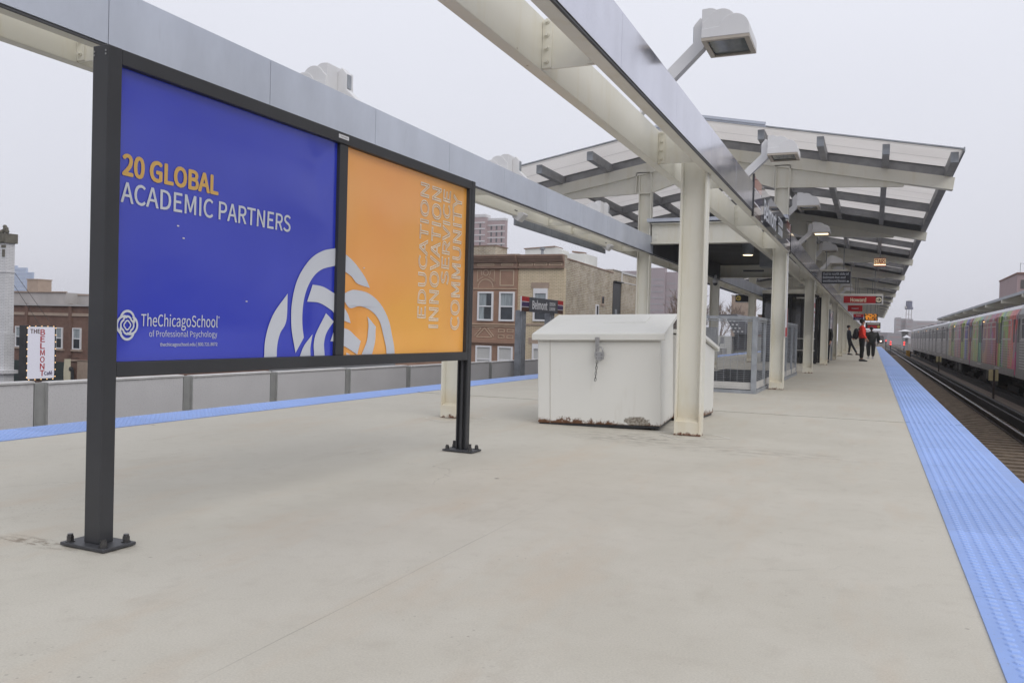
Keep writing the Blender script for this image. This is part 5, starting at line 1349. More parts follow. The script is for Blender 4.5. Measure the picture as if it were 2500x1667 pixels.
# ------------------------------------------------------------------ the yellow brick building beyond the barrier
def window(parent, x0, x1, z0, z1, y, kind, fw=0.09, mid=True, cap=0.0):
    """sash window in a wall facing -Y at y (frame 5 cm proud)"""
    m = MB()
    m.box(x0, x0+fw, y-0.09, y+0.06, z0, z1); m.box(x1-fw, x1, y-0.09, y+0.06, z0, z1); m.box(x0+fw, x1-fw, y-0.09, y+0.06, z0, z0+fw); m.box(x0+fw, x1-fw, y-0.09, y+0.06, z1-fw-cap, z1)
    if mid: m.box(x0+fw, x1-fw, y-0.06, y+0.05, (z0+z1)/2-0.03, (z0+z1)/2+0.03)
    wn = m.build('window', 'win_white', parent)
    m = MB(); zm = (z0+z1)/2
    if kind == 'blind': m.box(x0+fw, x1-fw, y-0.03, y+0.05, z0+fw, z1-fw-cap, 2)
    else:
        m.box(x0+fw, x1-fw, y-0.03, y+0.05, z0+fw, zm, 0)
        if kind == 'half': m.box(x0+fw, x0+(x1-x0)*0.55, y-0.03, y+0.05, zm, z1-fw-cap, 1); m.box(x0+(x1-x0)*0.55, x1-fw, y-0.03, y+0.05, zm, z1-fw-cap, 0); m.box(x0+fw, x0+(x1-x0)*0.42, y-0.036, y-0.0305, z0+fw, zm, 1)
        else: m.box(x0+fw, x1-fw, y-0.03, y+0.05, zm, z1-fw-cap, 1)
    m.build('panes', ['glass_dark', 'curtain', 'blind'], wn)
    return wn
FYB = 40.0; XC = -14.62; XB0, XB1 = -24.5, -17.19
yb = thing('brick_building', 'two tone building with yellow brick front, brown bay and ornate cornice', 'building')
m = MB(); m.box(XB1-6, XC-0.0, FYB, FYB+0.3, -6.4, 4.2, 0); m.build('front_wall', 'brick_yellow', yb)
m = MB(); m.prism([(FYB+0.3, -6.4), (48.6, -6.4), (48.6, 4.56), (FYB+0.3, 4.70)], 'x', XC-0.3, XC); m.box(XC-0.3, XC+0.001, FYB+0.001, FYB+0.4, 4.2, 4.88); m.build('side_wall', 'brick_common', yb)
m = MB(); m.prism([(FYB+0.4, 4.70), (48.7, 4.565), (48.7, 4.63), (FYB+0.4, 4.76)], 'x', XC-0.34, XC+0.03); m.build('wall_coping', 'cornice', yb)
m = MB(); m.box(XB1-6, XC-0.3, FYB+0.3, 48.6, -6.4, 4.1); m.build('roof_block', 'roof_grey', yb)
bay = MB(); bay.box(XB0, XB1, FYB-0.10, FYB, -6.4, 4.2); by = bay.build('bay', 'facade_brown', yb)
m = MB()
for (z0, z1, d) in ((4.20, 4.28, 0.16), (4.28, 4.52, 0.06), (4.52, 4.60, 0.18), (4.60, 4.70, 0.24), (4.70, 4.80, 0.32), (4.80, 4.90, 0.38)):
    m.box(XB0, XB1-0.001, FYB-0.10-d, FYB+0.3, z0, z1); m.box(XB1, XC+0.0, FYB-d*0.9, FYB+0.3, z0+0.0, z1)
m.build('cornice', 'cornice', yb)
m = MB()
def frame2(x0, x1, z0, z1, y, w_=0.045): m.box(x0, x1, y-0.02, y, z0, z0+w_); m.box(x0, x1, y-0.02, y, z1-w_, z1); m.box(x0, x0+w_, y-0.02, y, z0+w_, z1-w_); m.box(x1-w_, x1, y-0.02, y, z0+w_, z1-w_)
for (a, b) in ((-17.12, -16.36), (-16.28, -15.55), (-15.45, -14.72)): frame2(a, b, 4.335, 4.48, FYB-0.06)
for (a, b) in ((-19.50, -18.52), (-18.10, -17.42)): frame2(a, b, 4.335, 4.46, FYB-0.17, 0.03); m.box(a-0.05, b+0.05, FYB-0.19, FYB-0.17, 4.39, 4.405)
frame2(-18.20, -17.38, 3.28, 4.12, FYB-0.105, 0.05)
yy = FYB-0.105
def arcs(c, r0, r1, a0, a1):
    q = arc_band(c, r0, r1, a0, a1, 18); n = len(q)//2
    for i in range(n-1):
        a, b, c2, d = q[i], q[i+1], q[2*n-2-i], q[2*n-1-i]
        m.add([(p[0], yy-0.02, p[1]) for p in (a, b, c2, d)], [(0,1,2,3)])
arcs((-19.02, 3.98), 0.13, 0.17, 0, 360); arcs((-19.02, 3.98), 0.24, 0.28, 155, 215); arcs((-19.02, 3.98), 0.24, 0.28, -35, 25); arcs((-19.02, 3.19), 0.42, 0.46, 0, 180); arcs((-19.02, 3.19), 0.57, 0.60, 25, 75); arcs((-19.02, 3.19), 0.57, 0.60, 105, 155)
for s in (-1, 1):
    m.box(-19.02+s*0.50-0.015, -19.02+s*0.50+0.015, yy-0.02, yy, 3.45, 4.12); m.box(min(-19.02+s*0.27, -19.02+s*0.51), max(-19.02+s*0.27, -19.02+s*0.51), yy-0.02, yy, 4.09, 4.12)
m.box(XB0, XB1, yy-0.05, yy, 3.10, 3.14); m.box(XB0, XB1, yy-0.05, yy, 1.22, 1.27); m.box(XB0, XB1, yy-0.04, yy, 1.12, 1.15)
for (a, b) in ((-18.22, -17.85), (-17.71, -17.34)):
    frame2(a, b, 0.84, 1.00, yy, 0.03); frame2(a, b, 0.52, 0.68, yy, 0.03)
for pts in (((-19.5, 0.55), (-19.02, 1.03), (-18.55, 0.55)),):
    for a, b in zip(pts, pts[1:]+pts[:1]): m.bar((a[0], yy-0.01, a[1]), (b[0], yy-0.01, b[1]), 0.02, 0.035)
m.bar((-19.6, yy-0.01, 0.62), (-19.2, yy-0.01, 1.05), 0.02, 0.03); m.bar((-18.47, yy-0.01, 0.62), (-18.86, yy-0.01, 1.05), 0.02, 0.03); m.box(-19.6, -19.2, yy-0.02, yy, 1.03, 1.06); m.box(-18.86, -18.45, yy-0.02, yy, 1.03, 1.06)
m.build('bay_ornament', 'facade_trim', by)
m = MB(); m.box(XB0, XB1+0.02, yy-0.16, yy, 0.25, 0.42); m.box(XB0, XB1+0.01, yy-0.09, yy, 0.18, 0.25); m.build('bay_ledge', 'facade_brown', by)
m = MB(); m.box(XB1, XC, FYB-0.05, FYB, 1.24, 1.33); m.build('sill_course', 'lintel', yb)
box('lintel', 'lintel', yb, -16.42, -15.44, FYB-0.04, FYB, 3.17, 3.47); box('lintel', 'lintel', yb, -16.50, -15.40, FYB-0.04, FYB, 0.29, 0.60)
window(by, -19.45, -18.53, 1.42, 2.97, yy, 'half'); window(by, -18.18, -17.30, 1.42, 2.97, yy, 'full'); window(yb, -16.28, -15.49, 1.46, 3.16, FYB, 'full', cap=0.17)
window(by, -19.49, -18.56, -1.35, 0.10, yy, 'blind'); window(by, -18.19, -17.33, -1.35, 0.10, yy, 'blind'); window(yb, -16.27, -15.45, -1.4, 0.28, FYB, 'blind', cap=0.17)
m = MB(); m.box(XC, XC+0.03, 46.37, 46.9, 2.63, 3.10); m.box(XC, XC+0.05, 46.3, 47.0, 2.52, 2.63); wn = m.build('side_window', 'lintel', yb)
m = MB(); m.box(XC+0.03, XC+0.04, 46.45, 46.82, 2.66, 3.06); m.build('panes', 'glass_dark', wn)
m = MB(); m.box(XC, XC+0.05, 45.3, 45.85, 1.0, 2.55); wn = m.build('side_window', 'win_white', yb); m = MB(); m.box(XC+0.05, XC+0.06, 45.42, 45.72, 1.05, 2.48); m.build('panes', 'glass_dark', wn)
base(yb, (-18, 44, -6.4))
t = thing('roof_vent', 'grey metal vent pipe standing on the roof behind the cornice', 'vent'); XV, YV = -17.05, 43.0
m = MB(); m.tube([(XV, YV, 4.1), (XV, YV, 5.48)], 0.075, 12); m.build('pipe', 'galv', t); m = MB(); m.tube([(XV, YV, 5.48), (XV, YV, 5.56)], 0.16, 14); m.tube([(XV, YV, 5.60), (XV, YV, 5.62)], 0.13, 14); m.build('cap', 'galv', t); base(t, (XV, YV, 4.1))
t = thing('rooftop_house', 'white painted penthouse wall rising behind the ornate cornice', 'building')
m = MB(); m.prism([(-21.88, -6.4), (-21.88, 6.48), (-19.72, 6.60), (-19.25, 6.40), (-19.25, -6.4)], 'y', 52, 53.5); m.box(-19.25, -17.70, 52.2, 55, -6.4, 6.15); m.build('wall', 'penthouse', t)
m = MB(); m.bar((-21.95, 52.7, 6.50), (-19.70, 52.7, 6.63), 1.6, 0.06); m.bar((-18.60, 52.5, 6.29), (-17.74, 52.5, 6.19), 0.5, 0.1); m.build('coping', 'cornice', t); base(t, (-19.5, 53, -6.4))
t = thing('brick_chimney', 'broad old yellowish brick chimney stack beside the pink tower', 'chimney')
m = MB(); m.box(-28.0, -24.12, 52, 54, -6.4, 6.74); m.build('stack', 'brick_common', t); m = MB(); m.box(-28.05, -24.05, 51.95, 54.05, 6.74, 6.80); m.build('coping', 'cornice', t)
m = MB(); m.box(-24.12, -22.5, 52.3, 54, -6.4, 6.2); m.build('low_wall', 'brick_common', t); base(t, (-26, 53, -6.4))
t = thing('brick_building', 'plain tan common brick building with white downpipe behind the yellow one', 'building')
m = MB(); m.box(-24, -14.62, 48.62, 54.07, -6.4, 4.78); m.box(-14.62, -14.56, 50.35, 54.05, -6.4, 4.12); m.build('wall', 'brick_common', t)
m = MB(); m.box(-24.05, -14.56, 48.60, 54.1, 4.78, 4.83); m.box(-14.63, -14.54, 50.33, 54.07, 4.12, 4.17); m.build('coping', 'cap_light', t)
m = MB(); m.box(-14.62, -14.56, 50.42, 50.50, 4.17, 4.78); m.box(-14.62, -14.56, 50.5, 54.0, 4.70, 4.76); m.build('downpipe', 'white_paint', t)
m = MB(); m.box(-14.619, -14.60, 48.66, 50.34, -6.4, 4.05); m.box(-14.60, -14.40, 48.7, 50.3, 4.05, 4.12); m.build('porch', 'dark_steel', t)  # flat dark sheet painting the shade of the recess, with a ledge above
m = MB(); m.box(-14.60, -14.58, 49.1, 49.55, 0.9, 2.4); m.build('porch_door', 'galv_mid', t); base(t, (-18, 51, -6.4))
# pink apartment tower
t = thing('apartment_tower', 'pink apartment tower with white floor bands behind the chimney', 'building')
m = MB(); YT = 375; XM = -178.6
m.box(-225, XM, YT-3, YT+3, -6.4, 56.5); m.box(XM, -169.0, YT, YT+3, -6.4, 55.0); m.build('walls', 'pink_wall', t)
m = MB()
for k in range(14):
    z = 53.6-3.1*k
    m.box(-225, XM+0.15, YT-3.2, YT-3.0, z, z+0.55); m.box(XM, -168.9, YT-0.2, YT, z-1.2, z-0.65)
m.box(-225, XM+0.2, YT-3.2, YT+3, 56.5, 58.0); m.box(XM, -168.8, YT-0.2, YT+3, 55.0, 56.2); m.build('floor_bands', 'band_white', t)
for k in range(8):
    z = 51.0-3.1*k
    for x in (-181.6,): box('window', 'glass_dark', t, x, x+0.9, YT-3.05, YT-2.98, z+0.3, z+2.3)
    for x in (-176.9, -174.0, -171.2): box('window', 'glass_dark', t, x, x+0.9, YT-0.05, YT+0.02, z-0.6, z+1.4)
base(t, (-190, 385, -6.4))
# mauve towers far behind the left columns
def mauve(lab, x0, x1, y, z1, steps=()):
    t = thing('tower_block', lab, 'building', 'hazy mauve towers far beyond the trees')
    m = MB(); m.box(x0, x1, y, y+2, -6.4, z1); m.build('walls', 'mauve', t)
    m = MB(); z = z1-3
    while z > 5: m.box(x0+0.2, x1-0.2, y-0.05, y, z, z+0.35); z -= 1.5
    m.build('window_rows', 'grey_block', t); base(t, ((x0+x1)/2, y+6, -6.4))
mauve('taller mauve tower between two cream columns', -51.5, -47.0, 200, 17.0); mauve('lower mauve tower joined to the taller one between two columns', -46.95, -44.15, 201, 16.05); mauve('squat mauve tower top above the tan brick upper storey', -57.9, -54.3, 200.5, 16.3)
t = thing('tower_block', 'blue grey slab just past the tan brick building', 'building'); m = MB(); m.box(-54.2, -51.6, 202, 214, -6.4, 15.1); m.build('walls', 'blue_glass', t); m = MB(); m.box(-54.3, -51.5, 201.9, 214, 15.1, 15.4); m.build('parapet', 'mauve', t); base(t, (-53, 208, -6.4))

# ------------------------------------------------------------------ left background
bb = thing('brick_building', 'brown brick shop building with sash windows behind the cafe sign', 'building')
m = MB(); m.box(-62, -46, 40, 55, -6.4, 1.80); m.build('front_wall', 'brick_brown', bb)
m = MB(); m.box(-62, -46, 39.93, 40, 1.12, 1.32); m.build('stone_band', 'lintel', bb)
m = MB(); m.box(-62, -46, 39.82, 40.3, 1.80, 1.92); m.build('cornice', 'grey_wall', bb)
for x in (-54.95, -50.55): box('pilaster', 'brick_brown', bb, x-0.14, x+0.14, 39.88, 40, -1.6, 1.95)
for (x0, x1) in ((-56.1, -55.5), (-51.98, -51.3), (-50.3, -49.5), (-58.5, -57.8)):
    window(bb, x0, x1, -1.15, 0.32, 39.99, 'full', 0.07)
for x in (-55.8, -51.65, -49.9): box('sill', 'lintel', bb, x-0.5, x+0.5, 39.88, 40, -1.28, -1.16)
m = MB(); m.box(-53.9, -50.9, 39.9, 40, -3.4, -2.05); m.box(-62, -55.0, 39.9, 40, -3.6, -2.1); m.build('shopfront', 'shopfront', bb)
m = MB(); m.box(-50.9, -50.72, 39.85, 40, -3.4, -1.95); m.box(-49.7, -46, 39.86, 40, -3.4, -1.9); m.box(-50.9, -46, 39.86, 40, -1.95, -1.85); m.build('doorway_stone', 'lintel', bb)
m = MB(); m.prism([(-50.6, -3.2), (-50.6, -2.6), (-50.5, -2.4), (-50.3, -2.3), (-50.1, -2.4), (-50.0, -2.6), (-50.0, -3.2)], 'y', 39.84, 39.86); m.build('arched_door', 'dark_steel', bb); base(bb, (-54, 45, -6.4))
t = thing('upper_house', 'pale grey rendered upper storey set back above the brown brick cornice', 'building')
m = MB(); m.box(-68, -55.0, 43, 58, -6.4, 2.86); m.prism([(43.0, 1.0), (60, 1.0), (60, 2.6), (43, 2.86)], 'x', -54.998, -54.9); m.box(-56, -46.8, 44, 58, 1.0, 2.70); m.build('walls', 'grey_wall', t)
m = MB(); m.box(-56, -46.8, 43.95, 44.2, 2.70, 2.77); m.box(-68, -54.9, 42.9, 43.1, 2.86, 2.94); m.build('coping', 'lintel', t)
m = MB(); m.box(-53.6, -52.8, 43.90, 43.96, 2.0, 2.45); m.build('patch', 'white_paint', t); base(t, (-55, 48, -6.4))
for i, (x0, x1, z0, z1, lab) in enumerate(((-53.6, -52.2, 2.77, 2.92, 'low dark roof equipment on the grey upper storey'), (-50.1, -49.4, 2.77, 2.98, 'small brick flue on the grey upper storey'))):
    t = thing('roof_flue', lab, 'roof fitting'); m = MB(); m.box(x0, x1, 44.5, 45, z0, z1); m.build('case', 'stone_dark', t); m = MB(); m.box(x0+0.15, x1-0.25, 44.4, 45.1, z1, z1+0.06); m.build('cap', 'cornice', t); base(t, (x0, 44.6, z0))
t = thing('chimney', 'square tan chimney standing before the hazy blue tower', 'chimney'); m = MB(); m.box(-63.3, -62.0, 46.0, 47.2, 2.8, 4.0); m.build('stack', 'lintel', t); m = MB(); m.box(-63.35, -61.95, 45.95, 47.25, 4.0, 4.08); m.build('cap', 'lintel', t); base(t, (-62.6, 46.5, 2.8))
t = thing('white_tower', 'white glazed brick pier with dark stone cap and finial', 'tower')
m = MB(); m.box(-48.5, -43.0, 30.0, 30.5, -6.4, 4.95); m.build('shaft', 'brick_white', t)
for q in ((-48.5, -42.97, 29.96, 30.52, 3.36, 3.42), (-48.5, -42.95, 29.95, 30.53, -6.3, 0.10), (-48.5, -42.7, 29.7, 30.6, -2.1, -1.92)): box('string_course', 'brick_white', t, *q)
m = MB(); m.box(-48.5, -42.9, 29.92, 30.6, 4.95, 5.46); m.build('cap_stone', 'stone_dark', t)
m = MB(); m.box(-43.3, -43.05, 29.89, 29.92, 5.0, 5.4); m.box(-43.35, -43.0, 29.97, 30.0, 4.7, 4.85); m.box(-43.28, -43.08, 29.97, 30.0, 4.2, 4.6)
for (x, z, r) in ((-43.35, 5.54, 0.13), (-43.1, 5.64, 0.15), (-42.95, 5.56, 0.12), (-43.12, 5.82, 0.10), (-42.98, 5.72, 0.08)): m.ico((x, 30.0, z), r, 0.12, r*1.1, 0, 8, 5)
m.build('finial', 'stone_dark', t); base(t, (-45, 32, -6.4))
# cafe sign
cs = thing('cafe_sign', 'white Belmont Cafe sign with red vertical letters and light bulbs round its edge', 'sign')
XS_ = -42.0
m = MB(); m.box(XS_-0.55, XS_-0.02, 30.52, 32.32, -2.47, 0.53); m.build('cabinet', 'dark_steel', cs)
m = MB(); m.box(XS_-0.02, XS_, 30.62, 32.22, -2.38, 0.46); fc = m.build('face', 'sign_lit', cs)
TX = (XS_+0.006, 0, 0)
text('lettering', 'THE', 'sign_brown', fc, TX, YA, ZA, (30.76, 0.10, 31.32, 0.33), bold=0.02)
for i, c_ in enumerate('BELMONT'): text('lettering', c_, 'sign_red', fc, TX, YA, ZA, (31.36, 0.01-i*0.375, 31.62, 0.32-i*0.375), bold=0.012)
text('lettering', 'Café', 'sign_purple', fc, TX, YA, ZA, (31.62, -2.20, 32.10, -1.98), bold=0.03)
m = MB()
for k in range(8): m.ico((XS_+0.02, 30.57, 0.40-k*0.385), 0.024, 0.024, 0.024, 0, 6, 4); m.ico((XS_+0.02, 32.27, 0.40-k*0.385), 0.024, 0.024, 0.024, 0, 6, 4)
for k in range(5): m.ico((XS_+0.02, 30.7+k*0.36, -2.425), 0.024, 0.024, 0.024, 0, 6, 4); m.ico((XS_+0.02, 30.7+k*0.36, 0.495), 0.022, 0.022, 0.022, 0, 6, 4)
m.build('bulbs', 'bulb', cs)
m = MB(); m.bar((-43.2, 30.6, 3.45), (-42.25, 32.25, 0.55), 0.02, 0.02); m.bar((-43.2, 30.6, 2.75), (-42.25, 31.5, 0.55), 0.02, 0.02); m.build('stay_wires', 'dark_steel', cs); base(cs, (-42.3, 31.4, -2.47))
t = thing('banner', 'pale cream banner with a dark bird shape by the shop doorway', 'banner'); m = MB(); m.prism([(-49.9, -3.2), (-49.28, -3.2), (-49.28, -1.75), (-49.85, -1.78), (-49.92, -2.6)], 'y', 39.0, 39.03); m.build('cloth', 'banner', t); m = MB(); m.ico((-49.25, 38.97, -2.42), 0.14, 0.05, 0.16, 0, 8, 5); m.build('emblem', 'dark_steel', t); m = MB(); m.bar((-49.6, 39.0, -1.74), (-49.6, 39.9, -1.74), 0.04, 0.04); m.build('bracket', 'dark_steel', t); base(t, (-49.6, 39, -3.2))
t = thing('flag_string', 'row of small white and blue pennants between white pier and cafe sign', 'flags'); m = MB()
for k in range(6): m.prism([(-56.3+k*0.20, -2.05), (-56.15+k*0.20, -2.05), (-56.17+k*0.20, -2.5), (-56.27+k*0.20, -2.5)], 'y', 39.2, 39.22, k % 2)
m.build('pennants', ['sign_white', 'galv'], t); base(t, (-55.7, 39.2, -2.5))
t = thing('tower_block', 'hazy blue glass high rise far behind the brown brick building', 'building')
m = MB(); m.box(-750, -690, 500, 502, -6.4, 44.6); m.box(-690.0, -681.8, 500.5, 502, -6.4, 40.5); m.box(-720, -703, 500.6, 502, 44.6, 46.5); m.build('walls', 'blue_tower', t)
m = MB(); z = 42
while z > 10:
    m.box(-740, -690.5, 499.8, 500, z, z+1.2); m.box(-689.5, -682.2, 500.3, 500.5, z-3, z-1.8); z -= 3.6
m.build('window_rows', 'blue_glass', t); base(t, (-700, 520, -6.4))
# buildings seen through the mesh fence and under the beam
t = thing('grey_house', 'grey house with lit strips on its sloping roof seen through the mesh fence', 'building')
m = MB(); m.box(-12.4, -10.72, 70, 84, -6.4, 0.9); m.box(-10.72, -7.0, 71.5, 84, -6.4, 0.9); m.build('walls', 'penthouse', t)
m = MB(); m.prism([(-13.2, 2.6), (-11.2, 2.45), (-10.5, 1.1), (-8.8, 1.1), (-8.8, 1.35), (-10.4, 2.75)], 'y', 69.8, 84); m.box(-10.7, -9.0, 71.3, 71.5, -0.2, 1.1); m.build('roof', 'roof_grey', t)
m = MB()
for k in range(3):
    for j in range(4):
        x = -11.25+k*0.33+j*0.22; z = 2.2-j*0.28; m.box(x, x+0.14, 69.72, 69.8, z-0.10, z)
m.build('roof_lights', 'white_paint', t); base(t, (-11, 75, -6.4))
t = thing('brick_building', 'dull red building below the arrow sign beyond the trees', 'building'); m = MB(); m.box(-11.15, -7.5, 90, 96, -6.4, 3.15); m.build('walls', 'brick_red', t); m = MB(); m.box(-11.2, -7.4, 89.9, 96, 3.15, 3.25); m.build('coping', 'stone_dark', t); base(t, (-9, 93, -6.4))
t = thing('brick_building', 'tan box of a building behind the dull red one', 'building'); m = MB(); m.box(-17.0, -14.9, 110, 118, -6.4, 6.1); m.box(-12.6, -9.0, 110, 118, -6.4, 5.2); m.build('walls', 'lintel', t); m = MB(); m.box(-17.05, -14.85, 109.9, 118, 6.1, 6.25); m.build('coping', 'grey_wall', t); base(t, (-14, 114, -6.4))

# ------------------------------------------------------------------ trees
def bare_tree(x, y, z0, h, spread, lab, mat='twig', seed=1, thick=0.14, twigs=5, tmin=0.0):
    r = random.Random(seed); t = thing('bare_tree', lab, 'tree', 'leafless trees behind the platform'); tr = MB(); tw = MB()
    def grow(p, d, L, rad, lvl):
        q = p+d*L; mb = tr if lvl < 2 else tw
        if lvl < 3: mb.tube([p, (p+q)/2+Vector((r.uniform(-1,1), r.uniform(-1,1), 0))*L*0.05, q], [rad, rad*0.85, rad*0.68], 6 if lvl < 2 else 4, caps=False)
        else: 
            a = d.cross(Vector((r.uniform(-1,1), r.uniform(-1,1), r.uniform(-1,1)))).normalized()*rad; mb.add([p-a, p+a, q], [(0,1,2)])
        if lvl == 5: return
        n = 3 if lvl < 2 else twigs if lvl < 4 else 4
        for i in range(n):
            nd = (d+Vector((r.uniform(-1,1), r.uniform(-1,1), r.uniform(-0.35,0.8)))*spread).normalized(); f = r.uniform(0.35, 1.0) if lvl > 0 else r.uniform(0.7, 1.0)
            grow(p+d*L*f, nd, L*r.uniform(0.52, 0.78), max(rad*0.55, tmin), lvl+1)
    grow(Vector((x, y, z0)), Vector((0, 0, 1)), h*0.36, thick, 0)
    tr.build('trunk', mat, t); tw.build('crown', mat, t, recalc=False); base(t, (x, y, z0)); return t
for i, (x, y, h, lab) in enumerate(((-19.0, 82, 14.5, 'brown leafless tree in front of the taller mauve tower'), (-17.9, 84, 14.0, 'brown leafless tree in front of the lower mauve tower'), (-15.4, 86, 12.5, 'leafless tree showing past the column beside the bins'), (-20.6, 88, 14.5, 'leafless tree partly behind the tall column at the beam end'),
    (-12.0, 100, 13.0, 'leafless pale tree above the dull red building'), (-9.9, 102, 12.5, 'leafless tree behind the arrow sign'))):
    bare_tree(x, y, -6.4, h, 0.7, lab, 'twig_far', 11+i, 0.2, 6, 0.026)
t = bare_tree(-43.6, 29.4, -6.4, 4.6, 0.9, 'bare climbing twigs at the foot of the white tower', 'twig', 5, 0.05, 3)

# ------------------------------------------------------------------ far end of the line
t = thing('water_tower', 'dark blue water tank on four thin legs above the far factory', 'tower')
wx, wy, s = 20.85, 600, 2.31
m = MB(); m.tube([(wx, wy, 22.4), (wx, wy, 26.3)], 1.95, 24); m.build('tank', 'tank', t); m = MB(); m.tube([(wx, wy, 26.3), (wx, wy, 27.0)], [2.0, 0.15], 24); m.build('conical_roof', 'grey_wall', t)
m = MB(); m.tube([(wx, wy, 20.9), (wx, wy, 22.4)], 2.5, 24); m.build('balcony', 'tank', t)
m = MB(); m.box(wx-2.7, wx-1.3, wy-2.7, wy-2.5, 21.6, 22.9); m.box(wx+0.7, wx+1.3, wy-2.7, wy-2.5, 21.9, 22.3); m.build('antenna_panel', 'grey_wall', t)
m = MB()
for a in (-1, 1):
    for b in (-1, 1): m.bar((wx+a*1.5, wy+b*1.5, 20.9), (wx+a*1.75, wy+b*1.75, 6), 0.28, 0.28)
for z in (17.5, 15): m.bar((wx-1.6, wy-1.6, z), (wx+1.6, wy-1.6, z), 0.18, 0.18)
m.bar((wx, wy, 20.9), (wx, wy, 6), 0.35, 0.35); m.build('legs', 'mauve', t); base(t, (wx, wy, 6))
def block(nm, lab, boxes, mat='far_block', wins=True, group=None):
    t = thing(nm, lab, 'building', group)
    m = MB()
    for b in boxes: m.box(*b)
    m.build('walls', mat, t)
    if wins:
        m = MB()
        for (x0, x1, y0, y1, z0, z1) in boxes:
            z = z1-2.2
            while z > max(z0, 0)+1: m.box(x0+(x1-x0)*0.12, x1-(x1-x0)*0.12, y0-0.1, y0, z, z+0.7); z -= 3.0
        m.build('window_rows', 'pink_wall', t)
    b = boxes[0]; base(t, ((b[0]+b[1])/2, b[2], b[4])); return t
block('factory', 'grey factory block with stair tower below the water tank', [(13.2, 16.4, 600, 640, -6.4, 15.6), (16.4, 19.6, 602, 640, -6.4, 14.9), (19.6, 23.5, 599, 640, -6.4, 14.6), (23.5, 44, 603, 640, -6.4, 13.6)], 'grey_block')
block('warehouse', 'long low brownish warehouse running close behind the train', [(22.5, 60, 480, 520, -6.4, 8.0)], 'mauve')
for i, (x0, x1, y, z, lab) in enumerate(((-2, 5, 700, 7.5, 'pale hazy low building between platform tip and far factory'), (3.5, 12, 640, 5.8, 'hazy low roofs in front of the far factory'), (-14, -3, 800, 9.0, 'faint low building at the vanishing point of the line'), (6.0, 13.0, 420, 4.0, 'small grey building beside the far signals'))):
    block('far_building', lab, [(x0, x1, y, y+20, -6.4, z)], 'far_block', True, 'low buildings at the far end of the line')
def kiosk(x0, x1, y, ze, zr, lab):
    t = thing('station_shelter', lab, 'shelter', 'pale roofed shelters at the next station'); xm = (x0+x1)/2
    m = MB(); a = [(x0, y, ze), (x1, y, ze), (x1, y+6, ze), (x0, y+6, ze), (xm, y+3, zr)]; m.add(a, [(0,1,4),(1,2,4),(2,3,4),(3,0,4),(3,2,1,0)]); m.build('roof', 'train_roof', t)
    m = MB(); m.box(x0+0.3*(x1-x0), x1-0.3*(x1-x0), y+2, y+4, -1.3, ze); m.build('walls', 'galv_dark', t); base(t, (xm, y+3, -1.3))
kiosk(5.35, 6.75, 178, 1.40, 1.98, 'small shelter with pale hipped roof beside the end of the train'); kiosk(5.2, 8.6, 215, 2.95, 3.45, 'wide pale roofed shelter before the far factory')
def signal(x, y, z, n, mat, lab):
    t = thing('track_signal', lab, 'signal', 'lit signals at the far end of the tracks')
    m = MB(); m.box(x-0.10, x+0.10, y, y+0.2, z-0.5, z+0.15); m.build('head', 'dark_steel', t)
    m = MB(); m.box(x-0.05, x+0.05, y+0.05, y+0.15, -1.3, z-0.5); m.build('mast', 'dark_steel', t)
    m = MB()
    for k in range(n): m.ico((x, y-0.02, z-k*0.33), 0.115, 0.06, 0.115, 0, 12, 8)
    m.build('lamp', mat, t); base(t, (x, y, -1.3))
signal(4.06, 130, 0.62, 2, 'sig_red', 'double red signal close beside the end of the train'); signal(2.32, 131, 0.62, 2, 'sig_red', 'double red signal between the platform tip and the train end'); signal(1.95, 150, 0.75, 1, 'sig_red', 'faint single red signal beyond the platform tip')
t = thing('train_car', 'dark front of an approaching train with a bright headlight far down the line', 'train')
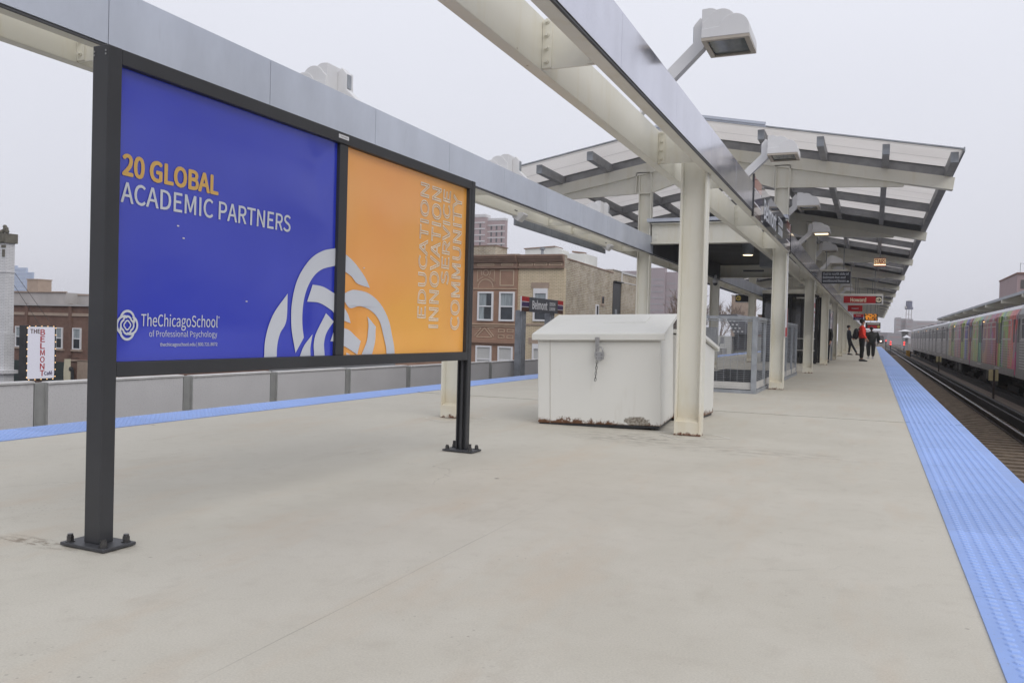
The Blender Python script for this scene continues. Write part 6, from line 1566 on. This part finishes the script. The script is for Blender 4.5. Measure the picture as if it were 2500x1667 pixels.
m = MB(); m.prism([(1.9, -0.9), (1.9, 1.9), (2.3, 2.5), (3.9, 2.5), (4.3, 1.9), (4.3, -0.9)], 'y', 400, 414); m.build('body', 'train_under', t); m = MB(); m.ico((3.1, 399.9, 0.15), 0.32, 0.1, 0.24, 0, 12, 8); m.build('headlight', 'headlight', t); m = MB(); m.box(2.2, 4.0, 399.9, 400, 0.9, 2.0); m.build('windscreen', 'train_glass', t); base(t, (3.1, 400, -1.07))
m = MB()
for k in range(6):
    y = 125+k*9; m.bar((1.2, y, -1.12), (6.5, y+14, -1.12), 0.08, 0.1); m.bar((3.2, y, -1.12), (-2.5, y+16, -1.12), 0.08, 0.1)
t = thing('switch_rails', 'tangle of crossing rails beyond the end of the platform', 'track'); m.build('rails', 'rail_side', t)
t = thing('brick_building', 'pink brick building above the opposite canopy', 'building')
m = MB(); m.box(20.35, 40, 150, 170, -6.4, 11.7); m.build('walls', 'pink_wall', t); m = MB(); m.box(20.25, 40, 149.8, 170, 11.7, 11.95); m.build('parapet', 'brick_red', t); m = MB(); m.box(20.8, 21.3, 149.95, 150, 9.4, 10.8); m.box(21.9, 22.4, 149.95, 150, 9.4, 10.8); m.build('windows', 'train_box', t)
m = MB(); m.box(20.95, 21.02, 152, 152.1, 11.95, 13.6); m.bar((20.95, 152, 13.5), (22, 152, 13.5), 0.06, 0.06); m.build('antenna', 'galv', t); base(t, (25, 155, -6.4))

# ------------------------------------------------------------------ thin overcast haze over the whole place
hz = bpy.data.materials.new('haze_air'); hz.use_nodes = True; ht = hz.node_tree; ht.nodes.clear()
ho = ht.nodes.new('ShaderNodeOutputMaterial'); hv = ht.nodes.new('ShaderNodeVolumePrincipled')
hv.inputs['Color'].default_value = (0.99, 0.99, 1.0, 1); hv.inputs['Density'].default_value = 0.0004; hv.inputs['Anisotropy'].default_value = 0.2
ht.links.new(hv.outputs[0], ho.inputs['Volume']); MAT['haze'] = hz
h = MB().box(-1510, 1510, -310, 2210, -7.4, 62).build('haze', 'haze'); h['kind'] = 'stuff'
